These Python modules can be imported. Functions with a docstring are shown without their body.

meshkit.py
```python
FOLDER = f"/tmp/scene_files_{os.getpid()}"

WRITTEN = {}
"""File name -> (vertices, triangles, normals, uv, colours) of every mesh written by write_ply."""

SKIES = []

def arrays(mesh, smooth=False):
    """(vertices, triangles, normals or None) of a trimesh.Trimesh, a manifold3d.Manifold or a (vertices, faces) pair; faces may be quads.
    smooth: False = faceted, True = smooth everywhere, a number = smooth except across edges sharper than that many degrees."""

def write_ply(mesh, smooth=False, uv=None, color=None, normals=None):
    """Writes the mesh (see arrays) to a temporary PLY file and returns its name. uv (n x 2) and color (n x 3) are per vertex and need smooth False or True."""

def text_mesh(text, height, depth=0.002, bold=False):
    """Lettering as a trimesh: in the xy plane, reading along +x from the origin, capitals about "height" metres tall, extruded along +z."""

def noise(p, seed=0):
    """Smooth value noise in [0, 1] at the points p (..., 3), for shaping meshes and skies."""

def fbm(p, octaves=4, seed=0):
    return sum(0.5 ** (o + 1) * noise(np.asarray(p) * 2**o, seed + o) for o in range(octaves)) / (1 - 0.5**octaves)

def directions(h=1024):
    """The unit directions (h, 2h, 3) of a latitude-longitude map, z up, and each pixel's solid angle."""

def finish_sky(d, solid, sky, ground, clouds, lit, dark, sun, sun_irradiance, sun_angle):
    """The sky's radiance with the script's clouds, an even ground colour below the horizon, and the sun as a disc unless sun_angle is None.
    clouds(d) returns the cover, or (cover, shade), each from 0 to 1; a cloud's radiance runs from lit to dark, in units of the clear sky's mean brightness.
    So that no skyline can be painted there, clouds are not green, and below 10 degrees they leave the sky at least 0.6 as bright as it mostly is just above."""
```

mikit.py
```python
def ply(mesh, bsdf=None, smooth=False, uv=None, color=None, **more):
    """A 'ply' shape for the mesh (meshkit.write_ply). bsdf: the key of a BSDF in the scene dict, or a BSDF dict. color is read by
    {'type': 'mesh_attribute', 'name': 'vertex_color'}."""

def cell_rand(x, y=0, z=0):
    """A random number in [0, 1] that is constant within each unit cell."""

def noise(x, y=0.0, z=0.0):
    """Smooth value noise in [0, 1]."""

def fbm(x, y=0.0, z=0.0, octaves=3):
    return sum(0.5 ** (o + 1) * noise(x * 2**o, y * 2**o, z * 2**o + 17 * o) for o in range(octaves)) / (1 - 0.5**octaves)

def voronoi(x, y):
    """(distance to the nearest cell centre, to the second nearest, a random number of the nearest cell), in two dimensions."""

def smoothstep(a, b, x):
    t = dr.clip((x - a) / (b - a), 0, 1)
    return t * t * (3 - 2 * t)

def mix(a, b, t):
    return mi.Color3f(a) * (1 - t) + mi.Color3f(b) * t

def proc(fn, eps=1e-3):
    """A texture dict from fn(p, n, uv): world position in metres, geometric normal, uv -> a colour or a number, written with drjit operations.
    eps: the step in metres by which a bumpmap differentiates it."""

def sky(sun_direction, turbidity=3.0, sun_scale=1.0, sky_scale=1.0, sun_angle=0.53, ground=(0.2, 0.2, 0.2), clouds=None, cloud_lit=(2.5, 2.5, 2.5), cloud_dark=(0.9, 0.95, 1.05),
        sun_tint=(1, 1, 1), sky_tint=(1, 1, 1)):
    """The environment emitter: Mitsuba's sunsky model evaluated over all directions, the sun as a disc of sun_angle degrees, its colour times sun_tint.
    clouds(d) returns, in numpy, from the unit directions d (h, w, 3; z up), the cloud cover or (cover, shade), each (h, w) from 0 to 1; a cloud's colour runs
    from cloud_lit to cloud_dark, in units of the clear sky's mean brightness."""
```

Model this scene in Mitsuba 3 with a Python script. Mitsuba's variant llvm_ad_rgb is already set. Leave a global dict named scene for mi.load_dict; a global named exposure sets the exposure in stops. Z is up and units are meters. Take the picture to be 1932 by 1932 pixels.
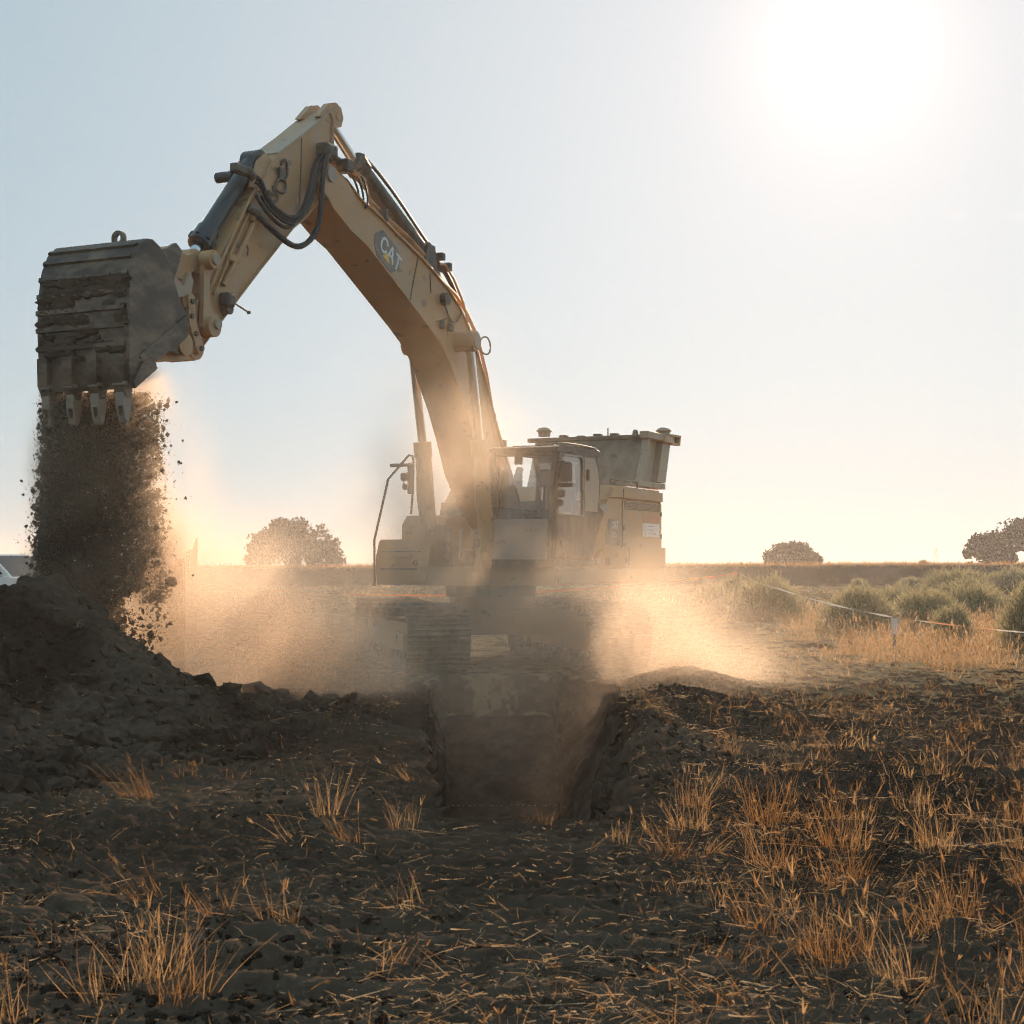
import math, random
import numpy as np, trimesh, manifold3d as m3
import mitsuba as mi, drjit as dr
import mikit, meshkit
from mikit import proc, fbm, noise, voronoi, cell_rand, smoothstep, mix
from scipy.spatial import cKDTree
from shapely.geometry import Polygon
T = mi.ScalarTransform4f
rng = np.random.default_rng(7)

# ------------------------------------------------------------------ camera, light, air
scene, labels = {}, {}
EYE = np.array([0, 0, 1.53])
PITCH = math.atan(99 / 2945)
scene['camera'] = {'type': 'thinlens', 'fov': 2 * math.degrees(math.atan(966 / 2945)), 'fov_axis': 'x', 'aperture_radius': 0.0035, 'focus_distance': 20.0,
                   'near_clip': 0.1, 'far_clip': 5000.0, 'medium': {'type': 'ref', 'id': 'air'},
                   'to_world': T().look_at(origin=EYE.tolist(), target=[0, math.cos(PITCH), 1.53 + math.sin(PITCH)], up=[0, 0, 1])}
SUN_AZ, SUN_EL = math.radians(12.3), math.radians(18.2)
SUN = [math.sin(SUN_AZ) * math.cos(SUN_EL), math.cos(SUN_AZ) * math.cos(SUN_EL), math.sin(SUN_EL)]


def veil(d):
    """A thin milky veil over the whole sky, brightest round the sun, and one soft vapour trail high up on the right."""
    az, el = np.degrees(np.arctan2(d[..., 0], d[..., 1])), np.degrees(np.arcsin(np.clip(d[..., 2], -1, 1)))
    line = 12.35 - 0.085 * (az - 14.5)
    trail = np.exp(-((el - line) / 0.035) ** 2) * np.clip((az - 14.5) / 2, 0, 1) * np.clip((28 - az) / 6, 0, 1)
    ang = np.degrees(np.arccos(np.clip(d @ np.array(SUN), -1, 1)))
    shade = 1 - 0.55 * np.exp(-(ang / 2.35) ** 1.2) - 0.45 * np.exp(-(ang / 22.0) ** 1.3) - 0.07 * np.exp(-np.clip(el, 0, 90) / 9.0)
    return np.clip(0.86 + 0.06 * (meshkit.fbm(d * np.array([3, 3, 9.0]), 3, 3) - 0.5) + 0.14 * trail, 0, 1), shade * (1 - 0.16 * trail)


scene['sky'] = mikit.sky(SUN, turbidity=2.2, sun_scale=1.1, sun_tint=(1.02, 1.0, 1.22), sky_tint=(1.04, 1.0, 1.12), sun_angle=1.5, ground=(0.16, 0.13, 0.10), clouds=veil,
                         cloud_lit=(5.7, 4.85, 4.5), cloud_dark=(1.08, 1.68, 1.95))
exposure = 2.16
scene['air'] = {'type': 'homogeneous', 'albedo': {'type': 'rgb', 'value': [0.97, 0.90, 0.86]}, 'sigma_t': 0.0010, 'phase': {'type': 'hg', 'g': 0.35}}
scene['haze'] = {'type': 'cube', 'to_world': T().translate([0, 600, 5.7]).scale([1500, 1500, 8.3]), 'bsdf': {'type': 'null'}, 'interior': {'type': 'ref', 'id': 'air'}}
labels['haze'] = {'label': 'pale warm haze hanging in the air over the whole field', 'category': 'haze', 'kind': 'stuff'}

# ------------------------------------------------------------------ materials
def rgb(r, g, b):
    return {'type': 'rgb', 'value': [r, g, b]}


def mat(name, color, rough=0.6, metallic=0.0, spec=0.4, bump=None, **more):
    b = {'type': 'principled', 'base_color': color if isinstance(color, dict) else rgb(*color), 'roughness': rough, 'metallic': metallic, 'specular': spec, **more}
    if bump is not None:
        b = {'type': 'bumpmap', 'scale': 1.0, 'tex': bump, 'nested': b}
    scene[name] = {'type': 'twosided', 'bsdf': b}
    return name


def soil_color(p, n, uv):
    a = fbm(p.x * 1.3, p.y * 1.3, p.z * 1.3, 4)
    b = fbm(p.x * 22, p.y * 22, p.z * 22, 3)
    c = mix((0.034, 0.026, 0.020), (0.095, 0.071, 0.052), smoothstep(0.35, 0.65, a))
    return c * (0.55 + 0.85 * b)


def field_color(p, n, uv):
    """Dark tilled soil close by, more and more straw lying on it farther out and to the right."""
    a = fbm(p.x * 0.35, p.y * 0.35, 0, 4)
    b = fbm(p.x * 9, p.y * 9, p.z * 9, 4)
    soil = mix((0.036, 0.027, 0.020), (0.092, 0.068, 0.049), smoothstep(0.3, 0.7, a)) * (0.4 + 1.1 * b)
    straw = mix((0.26, 0.185, 0.105), (0.40, 0.30, 0.18), fbm(p.x * 3, p.y * 3, 4.0, 3))
    cover = smoothstep(10, 29, p.y + 0.7 * p.x + 6 * (a - 0.5)) * 0.85 * (1 - 0.75 * smoothstep(109, 110.5, p.y) * (1 - smoothstep(112.6, 113.2, p.y)))
    patch = smoothstep(0.52, 0.66, fbm(p.x * 5, p.y * 5, 9.0, 4) + (cover - 0.5) * 0.5)
    return mix(soil, straw, patch * cover)




def grain(p, n, uv):
    return 0.016 * fbm(p.x * 34, p.y * 34, p.z * 34, 4)


scene['field'] = {'type': 'twosided', 'bsdf': {'type': 'bumpmap', 'scale': 1.0, 'tex': proc(grain, eps=0.003), 'nested': {'type': 'diffuse', 'reflectance': proc(field_color)}}}



def cut_color(p, n, uv):
    """Freshly cut, still damp subsoil with lighter seams."""
    a = fbm(p.x * 2.5, p.y * 2.5, p.z * 4, 4)
    b = fbm(p.x * 16, p.y * 16, p.z * 16, 3)
    return mix((0.032, 0.027, 0.021), (0.085, 0.068, 0.050), smoothstep(0.35, 0.7, a)) * (0.55 + 0.8 * b)


scene['cut_soil'] = {'type': 'twosided', 'bsdf': {'type': 'bumpmap', 'scale': 1.0, 'tex': proc(grain, eps=0.003), 'nested': {'type': 'diffuse', 'reflectance': proc(cut_color)}}}

# ------------------------------------------------------------------ the ground, the trench and the spoil heap
RIDGE = np.array([[-6.2, 8.6, 0.5], [-5.6, 10.3, 0.9], [-5.15, 12.0, 1.25], [-4.75, 12.9, 1.15], [-4.12, 13.9, 1.40], [-4.15, 15.0, 1.0], [-4.3, 16.2, 0.5]])


def heap(x, y):
    best = np.zeros_like(x)
    for a, b in zip(RIDGE[:-1], RIDGE[1:]):
        d = b[:2] - a[:2]
        t = np.clip(((x - a[0]) * d[0] + (y - a[1]) * d[1]) / (d @ d), 0, 1)
        dist = np.hypot(x - a[0] - t * d[0], y - a[1] - t * d[1])
        wob = 0.25 * (meshkit.noise(np.stack([x * 0.9, y * 0.9, x * 0], -1), 3) - 0.5)
        best = np.maximum(best, (a[2] + t * (b[2] - a[2])) * np.exp(-(np.maximum(dist - 0.05, 0) / (1.0 + wob)) ** 1.30))
    return best


def bump(x, y, cx, cy, rx, ry, h):
    return h * np.exp(-((x - cx) / rx) ** 2 - ((y - cy) / ry) ** 2)


def base(x, y):
    """Height of the land without clods and without the trench."""
    x, y = np.asarray(x, float), np.asarray(y, float)
    p = np.stack([x, y, 0 * x], -1)
    z = 0.16 * (meshkit.fbm(p * 0.22, 3, 5) - 0.5) * np.clip((y - 3) / 8, 0.2, 1)
    z = z + 0.10 * (meshkit.fbm(p * np.array([0.5, 1.3, 1]), 3, 8) - 0.5)
    near = np.clip((15 - y) / 5, 0, 1)
    z = z + near * 0.022 * np.sin(2 * math.pi * y / 0.21 + 1.5 * meshkit.noise(p * 1.5, 2)) * np.clip(1.5 - np.abs(x + 0.3), 0, 1)
    z = z + near * 0.05 * np.sin(2 * math.pi * (y + 0.22 * x) / 0.95 + 2 * meshkit.noise(p * 0.7, 4)) * np.clip((x - 1.0) / 1.5, 0, 1)
    z = z + heap(x, y)
    z = z + bump(x, y, 1.2, 14.0, 0.5, 1.9, 0.24) + bump(x, y, 1.75, 16.6, 0.6, 1.0, 0.20) + bump(x, y, 2.1, 19.2, 0.7, 0.6, 0.26) + bump(x, y, -1.4, 14.6, 0.5, 2.4, 0.14)
    z = z + bump(x, y, -1.05, 8.2, 0.22, 1.5, 0.09) + bump(x, y, -1.0, 6.2, 0.3, 0.5, 0.07)
    crest = 1.36 + 0.0042 * x + 0.05 * (meshkit.noise(p * 0.12, 6) - 0.5)
    s = np.clip((y - 109.6) / 3.4, 0, 1)
    return z * (1 - s) + crest * s * s * (3 - 2 * s)


SITES = {}


def clods(x, y, spacing, rmax, seed, keep=1.0):
    """Half-buried round clods: for points (x, y) the height of the tallest clod above them."""
    r = np.random.default_rng(seed)
    key = (spacing, seed)
    x0, x1, y0, y1 = -9, 9, 3, 26
    if key not in SITES:
        n = int((x1 - x0) * (y1 - y0) / spacing ** 2)
        SITES[key] = (r.uniform([x0, y0], [x1, y1], (n, 2)), rmax * r.uniform(0.35, 1, n) ** 1.6 * (r.random(n) < keep))
        SITES[key] += (cKDTree(SITES[key][0]),)
    pts, rad, tree = SITES[key]
    q = np.stack([x, y], -1)
    out = np.zeros(x.shape)
    d, i = tree.query(q, k=4)
    for k in range(4):
        rr = rad[i[..., k]]
        dd = d[..., k] / np.maximum(rr, 1e-4)
        out = np.maximum(out, np.where(dd < 1, rr * np.minimum(0.85, 1.7 * (1 - dd)), 0))
    return out


def spaced(lo, hi, step):
    """Grid lines from lo to hi, step(v) apart."""
    out = [lo]
    while out[-1] < hi:
        out.append(out[-1] + step(out[-1]))
    return np.array(out)


TRENCH = dict(y0=9.25, y1=20.5, half=0.42, depth=1.6)
NW = 34
xs_right = spaced(TRENCH['half'] + 0.002, 1600, lambda v: 0.018 if v < 4 else 0.018 * (v / 4) ** 1.6)
inner = np.linspace(-1, 1, 25)
ys_near = spaced(3.2, 9.2, lambda v: 0.011 + 0.0018 * max(v - 4, 0))
ys_lip = 9.2 + np.array([0.02, 0.04, 0.05, 0.055, 0.06, 0.065, 0.07, 0.08])
ys_far = spaced(9.3, 2200, lambda v: 0.02 + 0.0032 * max(v - 9, 0) if v < 40 else 0.12 * (v / 40) ** 1.9)
gy = np.concatenate([ys_near, ys_lip, ys_far])
w = np.linspace(0, 1, NW)[1:-1]
# columns: left field, left wall, floor, right wall, right field. 'side' is -1, 0, 1; 'depth01' is 0 on the field and 1 on the floor
col_x = np.concatenate([-xs_right[::-1], np.full(len(w), -TRENCH['half']), inner * TRENCH['half'] * 0.999, np.full(len(w), TRENCH['half']), xs_right])
col_w = np.concatenate([0 * xs_right, w, np.ones(len(inner)), w[::-1], 0 * xs_right])
X, Y = np.meshgrid(col_x, gy)
Wd = np.broadcast_to(col_w, X.shape)
open_ = np.clip((Y - TRENCH['y0']) / 0.03, 0, 1) * np.clip((TRENCH['y1'] - Y) / 1.5, 0, 1)
grow = np.clip((Y - TRENCH['y0']) / 6.5, 0, 1) ** 0.8
along = np.clip(Y, TRENCH['y0'], TRENCH['y1'])
left_half, right_half = 0.0465 * along - 0.02, 0.026 * along + 0.04
taper = open_ * np.clip((TRENCH['y1'] + 1 - Y) / 2, 0, 1)
flare = np.where(X < 0, 0.03 + 0.10 * grow, 0.16 + 0.60 * grow) * taper
sgn = np.sign(X)
edge_n = meshkit.fbm(np.stack([sgn * 7, Y * 1.6, 0 * Y], -1), 4, 12) - 0.5
top_shift = flare * (1 + 0.5 * edge_n) + 0.10 * edge_n * open_
wide = np.where(X < 0, left_half, right_half) - TRENCH['half']
lean = np.where(X < 0, 3.0, 1.5)
# walls lean outwards towards the top; the field next to the trench is pushed outwards and pressed together with it
away = np.maximum(np.abs(X) - TRENCH['half'], 0)
X = X + sgn * np.where(Wd >= 1, wide * np.minimum(np.abs(X) / TRENCH['half'], 1), wide * np.exp(-away / 2.5) + np.where(Wd > 0, top_shift * (1 - Wd) ** lean + 0.05 * open_ * np.sin(Wd * 9 + 3 * edge_n), top_shift * np.exp(-away / 1.2)))
Zb = base(X, Y)
Z = Zb - TRENCH['depth'] * Wd ** 1.15 * open_
shoulder = np.where((Wd == 0), np.exp(-np.abs(np.abs(X) - TRENCH['half'] - wide - top_shift) / (0.06 + 0.30 * flare)), 0)
Z = Z - (0.04 + 0.20 * flare) * shoulder * open_
P = np.stack([X, Y, Z], -1)
du, dv = np.gradient(P, axis=1), np.gradient(P, axis=0)
N = np.cross(du, dv)
N /= np.linalg.norm(N, axis=-1, keepdims=True) + 1e-12
nearby = np.clip((30 - Y) / 12, 0, 1)
zone = (np.abs(X) < 8.9) & (Y < 26)
disp = np.zeros(X.shape)
on_wall = (Wd > 0) * open_
xx, yy = X[zone] , Y[zone]
uu = np.where(on_wall[zone] > 0.2, xx + Z[zone] * np.sign(xx) * 1.0, xx)
big = clods(uu, yy, 0.16, 0.10, 1, 0.7)
mid = clods(uu, yy, 0.065, 0.045, 2, 0.85)
small = clods(uu, yy, 0.034, 0.022, 3, 0.9)
rough = np.clip(0.35 + 1.6 * (meshkit.fbm(np.stack([uu * 0.55, yy * 0.55, 0 * uu], -1), 3, 30) - 0.35), 0.12, 1.15)
heapness = np.clip(heap(xx, yy) * 3, 0, 1)
disp[zone] = (np.maximum(np.maximum(big * np.clip(rough * 1.3 - 0.45 + 0.9 * heapness, 0, 1), mid * rough * 1.25), small * 1.15) + 0.035 * (meshkit.fbm(np.stack([uu * 11, yy * 11, Z[zone] * 11], -1), 4, 31) - 0.5)) * nearby[zone]
disp[zone] += np.where(on_wall[zone] > 0.2, 0.10 * (meshkit.fbm(np.stack([yy * 2.6, Z[zone] * 1.6, np.sign(xx) * 3], -1), 4, 33) - 0.5) + 0.035 * np.sin(yy * 21 + 4 * meshkit.noise(np.stack([yy, Z[zone] * 1.5, 0 * yy], -1), 9)) * meshkit.noise(np.stack([yy * 1.5, Z[zone], 0 * yy], -1), 19), 0)
far_rough = (meshkit.fbm(P * 1.4, 4, 40) - 0.45) * 0.16 * np.clip((Y - 18) / 12, 0, 1) * np.clip((200 - Y) / 60, 0, 1)
P = P + N * disp[..., None]
P[..., 2] += far_rough
h_, w_ = X.shape
ii = np.arange(h_ * w_).reshape(h_, w_)
quads = np.stack([ii[:-1, :-1], ii[:-1, 1:], ii[1:, 1:], ii[1:, :-1]], -1).reshape(-1, 4)
V = P.reshape(-1, 3)
cut = (on_wall > 0.3)[:-1, :-1].ravel()
mound = (heap(P[..., 0], P[..., 1]) > 0.05)[:-1, :-1].ravel() & ~cut
bank_ = (P[..., 1] > 109.5)[:-1, :-1].ravel()
for name, pick, said in (('field_ground', ~(cut | mound | bank_), 'dark tilled field of dry clods and straw'), ('trench', cut, 'straight dug trench running from the foreground towards the excavator'),
                         ('spoil_heap', mound, 'heap of dark dug earth at the left under the raised bucket'), ('far_bank', bank_, 'low earth bank closing the field at the horizon')):
    used, q = np.unique(quads[pick], return_inverse=True)
    scene[name] = mikit.ply((V[used], q.reshape(-1, 4)), {'trench': 'cut_soil', 'spoil_heap': 'clod_soil'}.get(name, 'field'), smooth=True)
    labels[name] = {'label': said, 'kind': 'structure'}
GX, GY, GS = -12.0, 3.0, 0.1
_tab = base(*np.meshgrid(GX + GS * np.arange(280), GY + GS * np.arange(460)))


def ground_z(x, y):
    """Height of the finished land (without the small clods), for standing things on it; read from a table close by."""
    x, y = np.asarray(x, float), np.asarray(y, float)
    u, v = (x - GX) / GS, (y - GY) / GS
    if np.any((u < 0) | (u > 278) | (v < 0) | (v > 458)):
        return base(x, y)
    i, j = u.astype(int), v.astype(int)
    u, v = u - i, v - j
    return (_tab[j, i] * (1 - u) + _tab[j, i + 1] * u) * (1 - v) + (_tab[j + 1, i] * (1 - u) + _tab[j + 1, i + 1] * u) * v


def add(key, mesh, bsdf, smooth=30, to_world=None, **kw):
    k, n = key, 0
    while k in scene:
        n += 1
        k = f'{key}_{n:03d}'
    scene[k] = mikit.ply(mesh, bsdf, smooth=smooth, **kw)
    if to_world is not None:
        scene[k]['to_world'] = to_world
    return k


def tag(key, label=None, category=None, group=None, kind=None):
    labels[key] = {k: v for k, v in dict(label=label, category=category, group=group, kind=kind).items() if v}
    return key

# ------------------------------------------------------------------ shapes in a machine's own axes (x forward, y to its left, z up)
def plate(pts, y0, y1, bevel=0.0):
    """An outline in x and z, given thickness from y0 to y1."""
    pts = np.asarray(pts, float)
    poly = Polygon(pts).buffer(0)
    m = trimesh.creation.extrude_polygon(poly, y1 - y0, engine='earcut')
    v = m.vertices
    m = trimesh.Trimesh(np.stack([v[:, 0], y0 + (y1 - y0) - v[:, 2], v[:, 1]], -1), m.faces, process=False)
    m.fix_normals()
    return m


def slab(pts, z0, z1):
    """An outline in x and y, given height from z0 to z1."""
    m = trimesh.creation.extrude_polygon(Polygon(pts).buffer(0), z1 - z0, engine='earcut')
    m.apply_translation([0, 0, z0])
    return m


def box(a, b, r=0.0):
    a, b = np.minimum(a, b).astype(float), np.maximum(a, b).astype(float)
    if r <= 0:
        m = trimesh.creation.box(b - a)
        m.apply_translation((a + b) / 2)
        return m
    r = min(r, *(0.49 * (b - a)))
    pts = []
    for k in range(8):
        c = np.array([(b if k >> i & 1 else a)[i] for i in range(3)])
        s = np.array([1 if k >> i & 1 else -1 for i in range(3)])
        for o in ((1, 1, 0), (1, 0, 1), (0, 1, 1), (.42, .42, .42)):
            pts.append(c - s * r * np.array(o))
    return trimesh.convex.convex_hull(np.array(pts))


def rod(p, q, r, n=20, r2=None):
    p, q = np.asarray(p, float), np.asarray(q, float)
    v, f = tube([p, q], [r, r if r2 is None else r2], n)
    k = len(v)
    v = np.vstack([v, p, q])
    i = np.arange(n)
    f = np.vstack([f, np.stack([(i + 1) % n, i, 0 * i + k], 1), np.stack([n + i, n + (i + 1) % n, 0 * i + k + 1], 1)])
    return trimesh.Trimesh(v, f, process=False)


def tube(points, radii, sides=8):
    p = np.asarray(points, float)
    t = np.gradient(p, axis=0)
    t /= np.linalg.norm(t, axis=1, keepdims=True) + 1e-12
    a = np.cross(t, np.where(np.abs(t[:1, 2:]) < 0.9, [0, 0, 1.0], [1.0, 0, 0]))
    a /= np.linalg.norm(a, axis=1, keepdims=True) + 1e-12
    b, ang = np.cross(t, a), np.arange(sides) * 2 * np.pi / sides
    v = p[:, None] + np.broadcast_to(radii, (len(p),))[:, None, None] * (np.cos(ang)[None, :, None] * a[:, None] + np.sin(ang)[None, :, None] * b[:, None])
    i, j = np.meshgrid(np.arange(len(p) - 1), np.arange(sides), indexing='ij')
    q = np.stack([i * sides + j, i * sides + (j + 1) % sides, (i + 1) * sides + (j + 1) % sides, (i + 1) * sides + j], -1).reshape(-1, 4)
    return v.reshape(-1, 3), np.vstack([q[:, [0, 1, 2]], q[:, [0, 2, 3]]])


def smooth_path(pts, n=6):
    from scipy.interpolate import splprep, splev
    pts = np.asarray(pts, float)
    if len(pts) < 3:
        return pts
    tck, _ = splprep(pts.T, s=0, k=min(3, len(pts) - 1))
    return np.array(splev(np.linspace(0, 1, n * len(pts)), tck)).T


def hose(pts, r, n=6, sides=8, curved=True):
    p = smooth_path(pts, n) if curved else np.asarray(pts, float)
    v, f = tube(p, np.full(len(p), r), sides)
    return trimesh.Trimesh(v, f, process=False)


def joined(*ms):
    return trimesh.util.concatenate([m for m in ms])


def xz(pts, y):
    return [(p[0], y, p[1]) for p in pts]


def boss(x, z, y0, y1, r, n=24):
    return rod((x, y0, z), (x, y1, z), r, n)


def ring(c, r, w, y0, y1, n=24):
    a = np.arange(n) * 2 * np.pi / n
    poly = Polygon(np.stack([c[0] + r * np.cos(a), c[1] + r * np.sin(a)], 1), [np.stack([c[0] + (r - w) * np.cos(a), c[1] + (r - w) * np.sin(a)], 1)])
    m = trimesh.creation.extrude_polygon(poly, y1 - y0, engine='earcut')
    v = m.vertices
    m = trimesh.Trimesh(np.stack([v[:, 0], y1 - v[:, 2], v[:, 1]], -1), m.faces, process=False)
    m.fix_normals()
    return m


def frame_plate(outer, hole, y0, y1):
    m = trimesh.creation.extrude_polygon(Polygon(outer, [hole]), y1 - y0, engine='earcut')
    v = m.vertices
    m = trimesh.Trimesh(np.stack([v[:, 0], y1 - v[:, 2], v[:, 1]], -1), m.faces, process=False)
    m.fix_normals()
    return m


def turn(mesh_xz_plate):
    """An outline drawn in y and z (given as x and z), facing forward: swaps x and y."""
    m = mesh_xz_plate.copy()
    v = m.vertices
    m = trimesh.Trimesh(np.stack([v[:, 1], v[:, 0], v[:, 2]], -1), m.faces[:, ::-1], process=False)
    m.fix_normals()
    return m


def offset_strip(pts, y0, y1, t):
    """A flange plate t thick laid along an open line in x and z."""
    p = np.asarray(pts, float)
    d = np.gradient(p, axis=0)
    n = np.stack([-d[:, 1], d[:, 0]], 1)
    n /= np.linalg.norm(n, axis=1, keepdims=True)
    return plate(np.vstack([p, (p + n * t)[::-1]]), y0, y1)


# ------------------------------------------------------------------ paints of the machine
def dusty(base, dust_c, amount, scale=2.2):
    """Paint under a film of dust: broad patches, runs down the sides, small dark specks of grease and mud."""
    def fn(p, n, uv):
        a = fbm(p.x * scale, p.y * scale, p.z * scale, 4)
        b = fbm(p.x * 14, p.y * 14, p.z * 5, 3)
        run = fbm(p.x * 9, p.y * 9, p.z * 0.9, 3)
        k = smoothstep(0.25, 0.75, a * 0.45 + b * 0.25 + run * 0.30)
        c = mix(base, dust_c, dr.clip(amount * (0.35 + 1.25 * k), 0, 1))
        speck = smoothstep(0.66, 0.76, fbm(p.x * 6.0 + 31, p.y * 6.0, p.z * 6.0, 4))
        return mix(c, mi.Color3f(dust_c) * 0.38, speck * 0.6)
    return proc(fn)


def bucket_color(p, n, uv):
    a = fbm(p.x * 4, p.y * 4, p.z * 7, 4)
    b = fbm(p.x * 17, p.y * 17, p.z * 26, 3)
    c = mix((0.070, 0.048, 0.032), (0.19, 0.135, 0.088), smoothstep(0.3, 0.7, a * 0.7 + b * 0.3))
    return mix(c, (0.042, 0.032, 0.022), smoothstep(0.55, 0.68, fbm(p.x * 2.2, p.y * 2.2, p.z * 3.0, 3)) * 0.8)


mat('yellow_paint', dusty((0.54, 0.255, 0.06), (0.46, 0.31, 0.20), 0.64), 0.45, spec=0.5)
mat('pale_paint', dusty((0.46, 0.35, 0.25), (0.43, 0.33, 0.24), 0.6), 0.5)
mat('grey_paint', dusty((0.30, 0.28, 0.26), (0.44, 0.35, 0.26), 0.55), 0.5)
mat('dark_paint', dusty((0.035, 0.035, 0.034), (0.24, 0.19, 0.14), 0.38), 0.5)
mat('panel_steel', dusty((0.14, 0.11, 0.085), (0.33, 0.25, 0.175), 0.7), 0.6)
mat('track_steel', dusty((0.085, 0.072, 0.06), (0.27, 0.215, 0.16), 0.6, 4.0), 0.55, spec=0.5)
mat('bucket_steel', proc(bucket_color), 0.45, spec=0.5)
mat('caked_soil', dusty((0.040, 0.029, 0.020), (0.11, 0.08, 0.055), 0.5, 8.0), 0.9, spec=0.2)
mat('worn_steel', dusty((0.33, 0.28, 0.23), (0.26, 0.20, 0.14), 0.6, 6.0), 0.4, spec=0.6)
mat('chrome', (0.75, 0.76, 0.78), 0.08, metallic=1.0)
mat('cylinder_black', (0.035, 0.045, 0.048), 0.28, spec=0.6)
mat('rubber', (0.03, 0.031, 0.031), 0.55)
mat('seat_cloth', (0.04, 0.038, 0.036), 0.9)
mat('white_sticker', (0.72, 0.72, 0.70), 0.5)
mat('grey_print', (0.33, 0.33, 0.33), 0.5)
mat('red_print', (0.50, 0.21, 0.12), 0.5)
mat('logo_dark', dusty((0.10, 0.10, 0.105), (0.36, 0.29, 0.23), 0.62, 5.0), 0.5)
mat('logo_white', dusty((0.78, 0.78, 0.76), (0.55, 0.46, 0.37), 0.3, 5.0), 0.5)
mat('logo_yellow', (0.80, 0.55, 0.10), 0.5)
mat('mirror_glass', (0.85, 0.85, 0.85), 0.03, metallic=1.0)
scene['pane_glass'] = {'type': 'thindielectric', 'int_ior': 1.5}

# ------------------------------------------------------------------ the excavator: undercarriage
UC = T().translate([-0.32, 23.70, 0]).rotate([0, 0, 1], -75.8)
tag('excavator', 'large dusty yellow tracked excavator emptying its raised bucket beside the trench', 'excavator')
HALF, RAD, SHOE_W, PITCH_M = 1.98, 0.455, 0.86, 0.2148


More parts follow.
